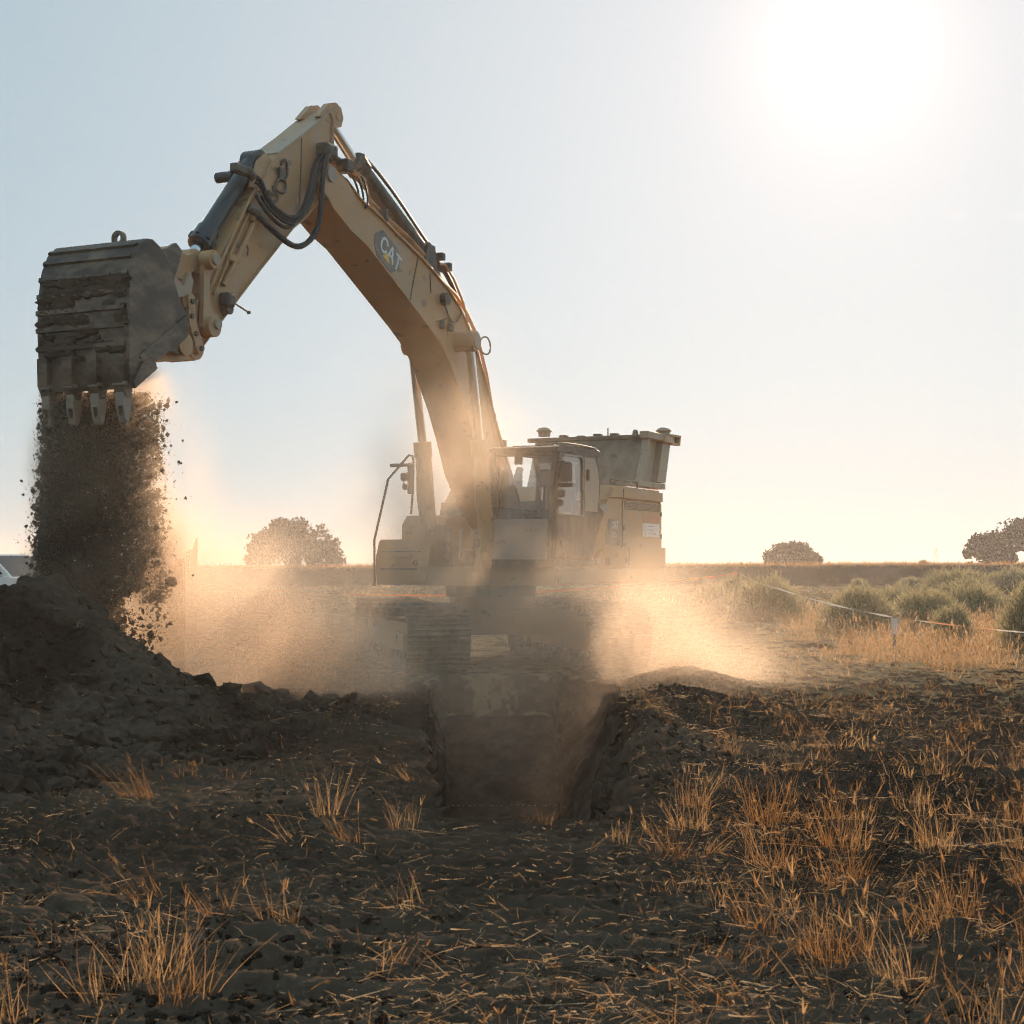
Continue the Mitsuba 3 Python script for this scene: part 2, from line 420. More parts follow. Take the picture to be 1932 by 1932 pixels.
def track_loop():
    """Points and directions of the shoes round one track."""
    straight, arc = 2 * HALF, math.pi * RAD
    total = 2 * straight + 2 * arc
    n = round(total / PITCH_M)
    out = []
    for k in range(n):
        s = (k + 0.4) * total / n
        if s < straight:
            out.append((-HALF + s, -RAD, 0.0))
        elif s < straight + arc:
            a = (s - straight) / RAD
            out.append((HALF + RAD * math.sin(a), -RAD * math.cos(a), a))
        elif s < 2 * straight + arc:
            t = s - straight - arc
            sag = 0.035 * math.sin(math.pi * t / straight) ** 2
            out.append((HALF - t, RAD - sag, math.pi))
        else:
            a = (s - 2 * straight - arc) / RAD
            out.append((-HALF - RAD * math.sin(a), RAD * math.cos(a), math.pi + a))
    return out


_g = [plate([(x, 0.0), (x + 0.022, 0.0), (x + 0.018, -0.042), (x + 0.006, -0.042)], -SHOE_W / 2, SHOE_W / 2) for x in (-0.098, -0.02, 0.062)]
shoe = mikit.ply(joined(box((-0.102, -SHOE_W / 2, 0), (0.1, SHOE_W / 2, 0.022)), *_g, box((-0.09, -0.19, 0.022), (0.09, -0.12, 0.10)), box((-0.09, 0.12, 0.022), (0.09, 0.19, 0.10))), 'track_steel')
for side in (-1, 1):
    tk = 'excavator__track' if side < 0 else 'excavator__track_001'
    cy = side * 1.29
    zc = RAD + 0.045
    add(f'{tk}', joined(plate([(-1.75, zc - .22), (1.75, zc - .22), (1.55, zc + .20), (-1.45, zc + .20)], cy - 0.22, cy + 0.22),
                        box((-1.5, cy + side * 0.22, zc - .20), (1.5, cy + side * 0.33, zc + .06), 0.02)), 'yellow_paint', to_world=UC)
    add(f'{tk}__idler', joined(boss(HALF, zc, cy - .1, cy + .1, RAD - 0.10, 30), boss(HALF, zc, cy - .2, cy + .2, 0.13)), 'track_steel', to_world=UC)
    teeth = [plate([((RAD - .1) * math.cos(a - .08), (RAD - .1) * math.sin(a - .08)), ((RAD - .1) * math.cos(a + .08), (RAD - .1) * math.sin(a + .08)), ((RAD - .03) * math.cos(a + .03), (RAD - .03) * math.sin(a + .03)), ((RAD - .03) * math.cos(a - .03), (RAD - .03) * math.sin(a - .03))], -.05, .05) for a in np.arange(21) * 2 * math.pi / 21]
    sp = joined(boss(0, 0, -.06, .06, RAD - 0.10, 30), boss(0, 0, -.24, .24, 0.24), *teeth)
    sp.apply_translation([-HALF, cy, zc])
    add(f'{tk}__sprocket', sp, 'yellow_paint', to_world=UC)
    for x in np.linspace(-1.5, 1.5, 9):
        add(f'{tk}__roller', joined(boss(x, zc - .29, cy - .2, cy + .2, 0.085), boss(x, zc - .29, cy - .24, cy + .24, 0.04)), 'track_steel', to_world=UC)
    for x in (-0.7, 0.75):
        add(f'{tk}__carrier_roller', boss(x, zc + .30, cy - .16, cy + .16, 0.07), 'track_steel', to_world=UC)
    for i, (x, z, a) in enumerate(track_loop()):
        scene[f'{tk}__track_shoe' + (f'_{i:03d}' if i else '')] = {**shoe, 'to_world': UC @ T().translate([x, cy, zc + z]).rotate([0, 1, 0], -math.degrees(a))}
add('excavator__car_body', joined(slab([(-.9, -1.1), (.9, -1.1), (.75, 0), (.9, 1.1), (-.9, 1.1), (-.75, 0)], 0.50, 0.86), rod((0, 0, .86), (0, 0, 1.05), .62, 32)), 'yellow_paint', to_world=UC)
add('excavator__swing_ring', rod((0, 0, 1.05), (0, 0, 1.22), .68, 40), 'track_steel', to_world=UC)

# ------------------------------------------------------------------ the excavator: upper body
UP = T().translate([-0.072, 23.555, 0]).rotate([0, 0, 1], -(90 + 25.1))


def part(name, mesh, bsdf, smooth=30, **kw):
    return add('excavator__' + name, mesh, bsdf, smooth, UP, **kw)


part('frame', joined(slab([(-2.4, -1.42), (1.45, -1.42), (1.45, -.55), (1.9, -.5), (1.9, .40), (1.5, .44), (1.5, 1.45), (-2.9, 1.45), (-3.0, 1.2), (-3.0, -1.2)], 1.235, 1.50), box((-2.9, 1.45, 1.255), (1.45, 1.475, 1.475), 0.01)), 'yellow_paint')
arc = [(-2.98 - 0.36 * math.cos(t) * 1.0, 1.44 * math.sin(t)) for t in np.linspace(-math.pi / 2, math.pi / 2, 17)]
cw = [(-2.55, -1.44)] + arc + [(-2.55, 1.44)]
part('counterweight', joined(slab([(-2.97, -1.44)] + arc + [(-2.97, 1.44)], 1.26, 1.775), slab([(-2.985, -1.40)] + [(x + .05, y * .973) for x, y in arc] + [(-2.985, 1.40)], 1.775, 2.60), slab([(-2.985, -1.33)] + [(x + .12, y * .93) for x, y in arc] + [(-2.985, 1.33)], 2.60, 2.74)), 'yellow_paint')
side_poly = [(-2.97, 1.50), (0.18, 1.50), (-0.22, 2.05), (-0.42, 2.30), (-0.60, 2.52), (-2.97, 2.52)]
part('side_door', plate(side_poly, 1.0, 1.40), 'yellow_paint')
part('engine_hood', joined(plate([(-2.97, 2.50), (-0.55, 2.50), (-0.80, 2.74), (-2.97, 2.74)], -1.36, 1.36), plate([(-2.97, 2.555), (-0.66, 2.555), (-0.78, 2.70), (-2.97, 2.70)], 1.36, 1.425)), 'yellow_paint')
part('engine_housing', plate([(-2.95, 1.5), (-0.2, 1.5), (-0.45, 2.5), (-2.95, 2.5)], -1.36, 1.0), 'dark_paint')
part('sill_step', plate([(-2.97, 1.503), (0.03, 1.503), (-0.08, 1.70), (-0.34, 1.80), (-2.97, 1.80)], 1.40, 1.47), 'yellow_paint')
part('panel_seam', joined(box((-1.185, 1.40, 1.80), (-1.165, 1.412, 2.52)), box((-1.185, 1.425, 2.555), (-1.165, 1.432, 2.7)), box((-1.30, 1.47, 1.51), (-1.285, 1.477, 1.80))), 'dark_paint')
louvre = part('louvre', box((-2.89, 1.395, 2.385), (-1.29, 1.406, 2.505)), 'dark_paint')
for k in range(5):
    part('louvre__slat', plate([(-2.87, 2.395 + k * .022), (-1.31, 2.395 + k * .022), (-1.31, 2.403 + k * .022), (-2.87, 2.403 + k * .022)], 1.406, 1.414), 'yellow_paint')
for x0 in (-0.48, -1.31):
    for k in range(4):
        part('vent_slot', box((x0 + k * .052, 1.468, 1.51), (x0 + .028 + k * .052, 1.474, 1.635)), 'dark_paint')
part('work_lamp', joined(plate([(-0.40, 2.42), (-0.18, 2.42), (-0.14, 2.36), (-0.3, 2.3), (-0.5, 2.36)], 1.38, 1.46)), 'grey_paint')
part('sign', box((-2.86, 1.40, 1.975), (-2.08, 1.407, 2.185)), 'white_sticker')
for k, (a, b) in enumerate(((-2.30, -2.62), (-2.30, -2.58), (-2.33, -2.70))):
    part('sign__text_line', box((a, 1.407, 2.135 - k * .058), (b, 1.409, 2.15 - k * .058)), 'grey_print')
part('sign__emblem', joined(ring((-2.19, 2.10), .045, .02, 1.407, 1.409, 16), ring((-2.19, 2.03), .04, .018, 1.407, 1.409, 16)), 'grey_print')
part('warning_sticker', joined(box((-2.86, 1.40, 2.20), (-2.50, 1.406, 2.31)), box((-2.46, 1.40, 2.20), (-2.10, 1.406, 2.31))), 'red_print')
part('stripe', plate([(-0.45, 1.82), (-0.60, 2.22), (-1.15, 2.22), (-1.15, 1.82)], 1.40, 1.405), 'logo_dark')


def lettering(text, height, at, xdir, ydir, bold=True, depth=.003):
    m = meshkit.text_mesh(text, height, depth, bold)
    R = np.eye(4)
    R[:3, 0], R[:3, 1] = xdir, ydir
    R[:3, 2] = np.cross(xdir, ydir)
    R[:3, 3] = at
    m.apply_transform(R)
    return m


tx = np.array([-1, 0, 0.0])
part('logo', lettering('CAT', .10, (-0.72, 1.405, 2.08), tx, np.array([0, 0, 1.0])), 'logo_white', False)
part('logo__triangle', plate([(-0.82, 2.075), (-0.90, 2.075), (-0.86, 2.115)], 1.4085, 1.411), 'logo_yellow')
part('model_number', lettering('336', .07, (-0.74, 1.405, 1.95), tx, np.array([0, 0, 1.0])), 'logo_white', False)

part('hood_rail', hose([(-0.95, 1.30, 2.74), (-0.95, 1.30, 2.83), (-2.1, 1.30, 2.83), (-2.1, 1.30, 2.74)], .014, 3, curved=False), 'dark_paint')
part('hood_rail', hose([(-0.95, -1.25, 2.74), (-0.95, -1.25, 3.05), (-2.1, -1.25, 3.05), (-2.1, -1.25, 2.74)], .018, 3, curved=False), 'dark_paint')
for z in (1.95, 2.32):
    part('side_door__hinge', box((-2.955, 1.40, z), (-2.90, 1.418, z + .07), .006), 'dark_paint')
part('side_door__catch', box((-1.27, 1.40, 2.06), (-1.21, 1.415, 2.14), .006), 'dark_paint')
part('exhaust', joined(rod((-1.9, -.7, 2.74), (-1.9, -.7, 3.0), .07, 16), rod((-1.9, -.7, 3.0), (-1.97, -.7, 3.10), .06, 16)), 'dark_paint')

# right-hand side and front deck
part('fuel_tank', joined(plate([(-0.45, 1.5), (0.85, 1.5), (0.85, 2.12), (0.70, 2.26), (-0.45, 2.26)], -1.34, -0.62)), 'yellow_paint')
part('tool_box', joined(turn(plate([(-1.41, 1.42), (-1.41, 1.65), (-1.36, 1.86), (-1.32, 1.89), (-0.62, 1.90), (-0.62, 1.24), (-1.34, 1.24), (-1.39, 1.30)], 0.86, 1.50))), 'yellow_paint')
part('tool_box__lid_rib', joined(box((1.50, -1.33, 1.712), (1.512, -.66, 1.726)), box((1.50, -1.33, 1.455), (1.512, -.66, 1.475)), box((1.50, -1.33, 1.635), (1.51, -.8, 1.645))), 'dark_paint')
part('tool_box__latch', joined(turn(ring((-.75, 1.555), .04, .014, 1.502, 1.52, 14))), 'dark_paint')
part('front_deck', box((-0.2, -0.60, 1.5), (1.0, 0.42, 1.74), 0.03), 'dark_paint')
part('handrail', hose([(1.5, -1.43, 1.22), (1.5, -1.44, 1.88), (1.5, -1.21, 2.77), (1.5, -1.04, 2.94), (1.5, -.87, 3.11), (1.5, -.81, 3.10), (1.5, -.79, 3.02), (1.5, -.80, 2.59), (1.48, -.84, 2.26)], .018, 5, curved=False), 'dark_paint')
part('mirror', joined(box((1.47, -1.18, 2.945), (1.53, -.88, 2.995), .02), box((1.46, -.88, 2.55), (1.54, -.80, 3.0), .02)), 'dark_paint')
part('mirror_001', joined(box((1.44, -1.01, 2.74), (1.52, -.90, 2.86), .03), box((1.44, -.98, 2.61), (1.52, -.91, 2.71), .03), hose([(1.48, -.84, 2.85), (1.48, -.93, 2.84), (1.48, -.96, 2.72)], .01, 3)), 'dark_paint')
for y in (-.35, -.15, .12, .22):
    part('deck_fitting', joined(rod((1.25, y, 1.6), (1.25, y, 1.98), .03, 10), rod((1.25, y, 1.98), (1.25, y, 2.03), .045, 10)), 'grey_paint')
part('boom_mount', joined(plate([(-.35, 1.5), (.75, 1.5), (.35, 2.22), (.0, 2.28), (-.2, 2.1)], -.40, -.30), plate([(-.35, 1.5), (.75, 1.5), (.35, 2.22), (.0, 2.28), (-.2, 2.1)], .30, .40), plate([(1.0, 1.3), (1.95, 1.3), (1.75, 1.78), (1.5, 1.80), (1.3, 1.6)], -.52, -.36), plate([(1.0, 1.3), (1.95, 1.3), (1.75, 1.78), (1.5, 1.80), (1.3, 1.6)], .36, .43)), 'yellow_paint')

# ------------------------------------------------------------------ the excavator: cab
Y0, Y1 = 0.45, 1.46
part('cab', joined(box((-.06, Y0, 1.50), (1.62, Y1, 1.60)),
                   plate([(.22, 1.60), (.30, 1.60), (.06, 2.1), (-.03, 2.5), (-.08, 2.8), (.06, 3.14), (-.02, 3.14), (-.14, 2.8), (-.10, 2.45), (0.0, 2.05)], Y1 - .07, Y1),
                   plate([(.1, 1.60), (.30, 1.60), (.06, 2.1), (-.03, 2.5), (-.08, 2.8), (.06, 3.14), (-.02, 3.14), (-.14, 2.8), (-.10, 2.45)], Y0, Y0 + .06),
                   plate([(1.68, 1.60), (1.62, 1.60), (1.56, 2.55), (1.42, 3.12), (1.49, 3.12), (1.63, 2.55)], Y1 - .06, Y1),
                   plate([(1.68, 1.60), (1.62, 1.60), (1.56, 2.55), (1.42, 3.12), (1.49, 3.12), (1.63, 2.55)], Y0, Y0 + .06),
                   box((-.12, Y0 + .06, 1.60), (-.08, Y1 - .07, 2.42)), box((-.06, Y0, 1.60), (1.62, Y0 + .04, 2.34)),
                   box((1.38, Y0 + .06, 3.05), (1.47, Y1 - .06, 3.12)), box((-.10, Y0 + .06, 3.05), (-.02, Y1 - .07, 3.12)),
                   turn(plate([(Y1 - .06, 2.60), (Y1 - .06, 3.06), (Y1 - .30, 3.06), (Y1 - .38, 2.98), (Y1 - .36, 2.60)], -.10, -.06))), 'dark_paint')
part('cab__roof', joined(plate([(-.10, 3.12), (1.50, 3.10), (1.50, 3.16), (1.40, 3.19), (0.0, 3.205), (-.08, 3.18)], Y0 - .02, Y1 + .02), box((.15, Y0 + .15, 3.20), (1.1, Y1 - .2, 3.225), .01)), 'dark_paint')
part('cab__front_panel', turn(plate([(Y0 + .06, 1.60), (Y1 - .06, 1.60), (Y1 - .06, 2.16), (Y0 + .06, 2.16)], 1.615, 1.645)), 'grey_paint')
part('cab__windshield', (np.array([[1.60, Y0 + .06, 2.16], [1.60, Y1 - .06, 2.16], [1.44, Y1 - .06, 3.05], [1.44, Y0 + .06, 3.05]]), np.array([[0, 1, 2, 3]])), 'pane_glass', False)
part('cab__wiper', joined(rod((1.625, .62, 2.2), (1.53, .66, 2.85), .012, 6), rod((1.60, .60, 2.42), (1.475, .55, 2.92), .009, 6)), 'rubber')
part('cab__roof_bracket', box((1.43, .80, 2.93), (1.47, .92, 3.06), .01), 'dark_paint')
part('cab__monitor', joined(box((1.32, 1.14, 2.61), (1.37, 1.34, 2.86), .02), rod((1.34, 1.24, 2.3), (1.34, 1.24, 2.62), .018, 8)), 'dark_paint')
part('cab__side_window', (np.array([[.0, Y0 + .02, 2.34], [1.58, Y0 + .02, 2.34], [1.45, Y0 + .02, 3.1], [.0, Y0 + .02, 3.1]]), np.array([[0, 1, 2, 3]])), 'pane_glass', False)
part('cab__rear_window', (np.array([[-.09, Y0 + .06, 2.42], [-.09, Y1 - .07, 2.42], [-.06, Y1 - .07, 3.06], [-.06, Y0 + .06, 3.06]]), np.array([[0, 1, 2, 3]])), 'pane_glass', False)
part('cab__seat', joined(box((.25, .70, 1.95), (.75, 1.22, 2.10), .05), plate([(.22, 2.08), (.36, 2.08), (.26, 2.72), (.13, 2.70)], .72, 1.20), box((.10, .84, 2.74), (.22, 1.08, 2.93), .04), box((.2, .62, 2.2), (.75, .70, 2.28), .02), box((.2, 1.22, 2.2), (.75, 1.30, 2.28), .02), rod((.45, .96, 1.6), (.45, .96, 1.95), .12, 12)), 'seat_cloth')
door_out = [(.34, 1.62), (1.615, 1.62), (1.56, 2.55), (1.43, 3.09), (.12, 3.12), (.02, 2.95), (-.05, 2.75), (-.02, 2.5), (.10, 2.12)]
door_hole = [(.62, 2.24), (1.51, 2.24), (1.49, 2.55), (1.36, 3.0), (1.28, 3.05), (.66, 3.06), (.62, 3.0)]
part('cab__door', frame_plate(door_out, door_hole, Y1, Y1 + .03), 'dark_paint')
part('cab__door__window', (np.array([(x, Y1 + .015, z) for x, z in door_hole]), np.array([[0, 1, 2], [0, 2, 3], [0, 3, 4], [0, 4, 5], [0, 5, 6]])), 'pane_glass', False)
part('cab__door__window_trim', frame_plate([(.60, 2.22), (1.53, 2.22), (1.51, 2.56), (1.38, 3.02), (1.29, 3.075), (.64, 3.085), (.60, 3.02)], door_hole, Y1 + .03, Y1 + .042), 'grey_paint')
part('cab__door__handle', box((.44, Y1 + .03, 2.74), (.50, Y1 + .07, 2.90), .012), 'rubber')
part('cab__door__rear_panel', plate([(.08, 2.30), (.56, 2.30), (.56, 3.07), (.16, 3.08), (.06, 2.93), (.0, 2.75), (.02, 2.52)], Y1 + .03, Y1 + .036), 'pale_paint')
part('cab_mirror', joined(box((1.46, 1.50, 2.67), (1.50, 1.69, 2.945), .02), box((1.44, 1.42, 2.60), (1.52, 1.70, 2.66), .02), rod((1.48, 1.40, 2.955), (1.48, 1.58, 2.955), .012, 8)), 'dark_paint')
part('cab_mirror_001', joined(box((1.48, 1.45, 2.46), (1.56, 1.60, 2.565), .03), hose([(1.54, 1.44, 2.62), (1.56, 1.46, 2.5), (1.56, 1.45, 2.3)], .015, 4), box((1.5, 1.46, 2.33), (1.58, 1.58, 2.43), .03)), 'dark_paint')
part('cab_step', hose([(1.5, 1.52, 1.9), (1.42, 1.52, 1.88), (1.32, 1.52, 1.62)], .014, 3, curved=False), 'grey_paint')

# ------------------------------------------------------------------ the excavator: rear panel, aerials and roof pipes
part('rear_panel', plate([(-2.50, 2.80), (-2.46, 2.80), (-2.83, 3.62), (-2.87, 3.62)], -.80, 1.12), 'panel_steel')
part('rear_panel__top_beam', box((-2.93, -.95, 3.60), (-2.80, 1.14, 3.67), .012), 'panel_steel')
part('rear_panel__end_frame', joined(plate([(-2.50, 2.88), (-3.60, 2.90), (-3.86, 3.62), (-2.84, 3.62)], 1.12, 1.135), plate([(-2.46, 2.88), (-2.52, 2.88), (-2.87, 3.60), (-2.81, 3.60)], 1.135, 1.25), plate([(-3.20, 2.90), (-3.60, 2.90), (-3.86, 3.60), (-3.50, 3.60)], 1.135, 1.25), box((-2.26, 1.05, 2.79), (-3.55, 1.27, 2.885), .008), box((-2.75, 1.10, 3.60), (-3.55, 1.27, 3.72), .01)), 'pale_paint')
part('rear_panel__grab_ring', ring((-2.78, 3.66), .09, .03, 1.0, 1.04, 16), 'panel_steel')
for y, zz in ((-.30, 3.69), (.02, 3.67), (.32, 3.69), (.62, 3.69)):
    part('rear_panel__clamp', box((-2.92, y - .07, 3.66), (-2.82, y + .07, zz + .02), .01), 'panel_steel')
part('rear_panel__pin', rod((-2.87, .50, 3.66), (-2.87, .50, 3.80), .012, 6), 'panel_steel')
part('aerial_box', joined(box((-3.45, 1.05, 3.57), (-3.95, 1.30, 3.70), .02), frame_plate([(-3.80, 3.56), (-4.22, 3.57), (-4.28, 3.75), (-3.78, 3.74)], [(-3.85, 3.60), (-4.15, 3.605), (-4.20, 3.71), (-3.84, 3.705)], 1.22, 1.30)), 'yellow_paint')
for k in range(4):
    part('aerial_box__fin', box((-3.9 - .07 * k, 1.20, 3.60), (-3.92 - .07 * k, 1.26, 3.71)), 'dark_paint')


def aerial(x, y, z):
    prof = np.array([(0, -.10), (.10, -.10), (.105, -.03), (.13, -.02), (.135, .0), (.11, .02), (.10, .035), (.06, .05), (0, .055)])
    m = trimesh.creation.revolve(prof, sections=24)
    m.apply_translation([x, y, z])
    return m


part('satellite_aerial', aerial(-2.87, -.66, 3.80), 'pale_paint')
part('satellite_aerial_001', aerial(-3.72, 1.18, 3.80), 'pale_paint')
part('roof_pipe', hose([(.2, .55, 3.25), (.5, .9, 3.27), (.9, 1.2, 3.26), (.3, 1.38, 3.25), (.0, 1.44, 3.22)], .018, 6), 'worn_steel')
part('roof_pipe_001', hose([(-.05, .9, 3.23), (.15, 1.2, 3.26), (-.02, 1.40, 3.22), (-.10, 1.46, 3.18)], .02, 6), 'worn_steel')

# ------------------------------------------------------------------ the excavator: boom
low = [(5.78, 6.02), (5.45, 5.78), (5.06, 5.60), (4.68, 5.49), (4.14, 5.23), (3.58, 4.96), (3.07, 4.71), (2.70, 4.51), (2.44, 4.29), (2.28, 4.08), (1.98, 3.70), (1.74, 3.32), (1.45, 2.80), (1.0, 2.35), (.35, 1.90)]
top = [(5.62, 6.28), (5.14, 6.19), (4.80, 6.02), (4.25, 5.88), (3.86, 5.75), (3.23, 5.57), (2.86, 5.44), (2.45, 5.28), (2.10, 5.07), (1.88, 4.88), (1.62, 4.58), (1.34, 4.20), (1.0, 3.66), (.70, 3.20), (.32, 2.72), (-.03, 2.20)]
boom = part('boom', joined(plate(low + [(.05, 1.95)] + top[::-1], -.255, .255), boss(.15, 2.07, -.29, .29, .22, 32)), 'yellow_paint', 25)
part('boom__flange', offset_strip(low, -.295, .295, .014), 'yellow_paint', 25)
part('boom__flange_001', offset_strip(top[::-1], -.285, .285, .014), 'yellow_paint', 25)
for side in (-1, 1):
    part('boom__nose_plate', plate([(5.11, 5.64), (5.45, 5.80), (5.74, 6.02), (5.70, 6.20), (5.56, 6.30), (5.40, 6.27), (5.10, 6.16), (4.96, 6.06)], *sorted((side * .255, side * .278))), 'yellow_paint')
part('boom__nose_pin', boss(5.53, 6.17, -.31, .31, .09), 'grey_paint')
for a, b in (((3.30, 5.585), (3.52, 4.98)), ((2.97, 5.42), (2.94, 5.16)), ((2.78, 4.80), (2.42, 4.90))):
    part('boom__weld_seam', hose([(a[0], .258, a[1]), (b[0], .258, b[1])], .008, curved=False, sides=5), 'dark_paint')
part('boom__pin_tube', joined(boss(2.17, 4.60, -.56, .56, .135, 28), boss(2.17, 4.60, -.262, .262, .30, 32)), 'yellow_paint')
part('boom__pin_cap', joined(boss(2.17, 4.60, .56, .58, .10, 20), hose([(2.1, .58, 4.62), (2.0, .64, 4.66), (1.95, .66, 4.5), (2.12, .6, 4.46)], .012, 4)), 'grey_paint')
part('boom__lamp', joined(boss(2.60, 5.13, .26, .34, .085, 16), hose([(2.6, .29, 5.05), (2.5, .28, 4.95), (2.36, .28, 4.85), (2.2, .28, 4.90), (2.1, .28, 5.0)], .014, 5), box((2.36, .26, 4.72), (2.48, .31, 4.82), .01), box((2.62, .26, 4.72), (2.70, .31, 4.83), .01)), 'dark_paint')
xd, yd = np.array([-.905, 0, -.425]), np.array([-.425, 0, .905])
at0 = np.array([4.36, .264, 5.535])
L2 = lambda u, v: (at0[0] + xd[0] * u + yd[0] * v, at0[2] + xd[2] * u + yd[2] * v)
part('boom__emblem', plate([L2(-.09, -.02), L2(.04, -.12), L2(.42, -.12), L2(.56, .02), L2(.56, .16), L2(.46, .26), L2(.02, .26), L2(-.12, .10)], .255, .2625), 'logo_dark', False)
part('boom__emblem__letters', lettering('CAT', .20, at0 + xd * .02, xd, yd), 'logo_white', False)
part('boom__emblem__triangle', plate([L2(.14, -.05), L2(.33, -.05), L2(.235, .05)], .2625, .2695), 'logo_yellow', False)
for side in (-1, 1):
    cyl = 'boom_cylinder' if side < 0 else 'boom_cylinder_001'
    y = side * .45
    part(cyl, joined(rod((1.60, y, 1.62), (1.845, y, 3.12), .115, 24), rod((1.835, y, 3.05), (1.865, y, 3.26), .128, 24), boss(1.60, 1.62, y - .08, y + .08, .15, 20), hose([(1.93, y + .02 * side, 3.0), (2.0, y, 2.7), (1.86, y, 2.1)], .022, 5)), 'yellow_paint')
    part(cyl + '__rod', rod((1.86, y, 3.25), (2.15, y, 4.50), .062, 20), 'chrome', True)
    part(cyl + '__rod_eye', boss(2.17, 4.60, y - .07, y + .07, .15, 20), 'yellow_paint')

# stick cylinder on top of the boom
part('stick_cylinder', joined(rod((4.40, 0, 6.545), (2.78, 0, 5.80), .115, 26), rod((4.50, 0, 6.59), (4.34, 0, 6.515), .15, 26), boss(2.70, 5.76, -.10, .10, .15), plate([(2.45, 5.30), (2.95, 5.48), (2.80, 5.86), (2.62, 5.86)], .11, .15), plate([(2.45, 5.30), (2.95, 5.48), (2.80, 5.86), (2.62, 5.86)], -.15, -.11)), 'dark_paint')
for a in range(6):
    t = a * math.pi / 3
    c = np.array([4.47, .145 * math.cos(t), 6.575]) + np.array([-.42, 0, .9]) * .145 * math.sin(t)
    part('stick_cylinder__bolt', rod(c, c + np.array([-.05, 0, -.023]) * 1.6, .028, 8), 'dark_paint')
part('stick_cylinder__rod', rod((5.10, 0, 6.93), (4.48, 0, 6.58), .065, 20), 'chrome', True)
part('stick_cylinder__pipe', hose([(4.32, .04, 6.68), (4.1, .05, 6.60), (2.95, .05, 6.06), (2.70, .05, 5.93), (2.45, .06, 5.80)], .022, 4), 'dark_paint')

# pipes and hoses along the boom
hp = [([(4.86, .12, 6.43), (4.46, .12, 6.36), (4.34, .12, 6.14), (3.90, .12, 6.00), (3.34, .12, 5.86), (2.95, .12, 5.73), (2.58, .12, 5.57), (2.26, .12, 5.40), (1.94, .12, 5.30), (1.6, .12, 5.10), (1.26, .12, 4.80), (.97, .12, 4.30), (.75, .12, 3.75), (.35, .12, 3.1)], .026),
      ([(4.80, .19, 6.30), (4.52, .19, 6.24), (4.40, .19, 6.02), (3.90, .19, 5.86), (3.34, .19, 5.70), (2.95, .19, 5.58), (2.5, .19, 5.40), (2.1, .19, 5.2), (1.6, .19, 4.72), (1.2, .19, 4.16), (.9, .19, 3.62), (.5, .19, 3.05)], .022),
      ([(2.70, -.02, 5.93), (2.33, .0, 5.75), (1.98, .0, 5.58), (1.74, .0, 5.38), (1.60, .02, 5.22)], .034),
      ([(2.60, .2, 5.62), (2.42, .2, 5.64), (2.16, .2, 5.49), (1.87, .2, 5.20), (1.72, .2, 4.95)], .018),
      ([(1.5, .22, 4.60), (1.15, .22, 3.95), (.95, .22, 3.66), (.85, .22, 3.51), (.63, .22, 3.30)], .026),
      ([(1.45, .24, 4.3), (1.18, .24, 3.74), (.98, .24, 3.40), (.6, .24, 2.95)], .024)]
for pts, r in hp:
    part('boom_pipe', hose(pts, r, 4, curved=False if r < .03 else True), 'yellow_paint' if r != .034 else 'rubber')
for ca, cb in (((2.40, -.06, 5.70), (2.50, .2, 5.80)), ((2.20, -.06, 5.58), (2.28, .2, 5.70)), ((4.05, .06, 5.90), (4.12, .24, 6.06)), ((.92, .16, 3.58), (1.0, .26, 3.72)), ((.60, .16, 3.24), (.68, .28, 3.36))):
    part('pipe_clamp', box(ca, cb, .01), 'dark_paint')
for y in (.16, .22, .28):
    part('hose', hose([(4.78, y - .02, 6.32), (4.70, y, 6.2), (4.66, y, 6.0), (4.70, y, 5.94)], .013, 5), 'rubber')
part('hose_manifold', joined(box((5.00, .02, 6.30), (5.16, .30, 6.46), .02), rod((5.1, .16, 6.42), (5.62, .22, 6.46), .05, 12), box((5.4, .1, 6.36), (5.66, .33, 6.54), .04)), 'dark_paint')
loops = [([(5.50, .30, 6.48), (5.72, .34, 6.28), (5.84, .36, 5.92), (5.95, .38, 5.46), (6.14, .38, 5.25), (6.39, .37, 5.14), (6.64, .35, 5.18), (6.83, .30, 5.28), (7.00, .25, 5.38)], .034),
         ([(5.55, .24, 6.44), (5.88, .30, 6.14), (6.05, .34, 5.89), (6.22, .36, 5.63), (6.37, .36, 5.49), (6.50, .35, 5.45), (6.66, .33, 5.48), (6.83, .28, 5.60), (6.90, .24, 5.76), (7.02, .22, 5.82)], .028),
         ([(5.55, .20, 6.44), (5.93, .27, 6.04), (6.15, .31, 5.66), (6.33, .33, 5.46), (6.55, .33, 5.33), (6.71, .31, 5.36), (6.88, .27, 5.47), (7.00, .23, 5.62)], .022),
         ([(5.52, .26, 6.42), (5.90, .32, 6.02), (6.10, .35, 5.70), (6.28, .37, 5.51), (6.50, .36, 5.38), (6.68, .34, 5.40), (6.84, .29, 5.50), (6.92, .25, 5.62)], .020),
         ([(5.50, .22, 6.48), (5.78, .28, 6.20), (5.98, .33, 5.82), (6.20, .36, 5.56), (6.42, .35, 5.42), (6.60, .33, 5.43), (6.80, .28, 5.54), (6.88, .24, 5.70), (6.98, .22, 5.76)], .022)]
for pts, r in loops:
    part('hose', hose(pts, r, 6), 'rubber', True)
part('hose_elbow', joined(rod((7.02, .22, 5.80), (7.12, .20, 5.86), .05, 12), box((7.05, .12, 5.80), (7.35, .22, 5.90), .02), rod((6.98, .26, 5.40), (7.08, .2, 5.46), .055, 12)), 'dark_paint')

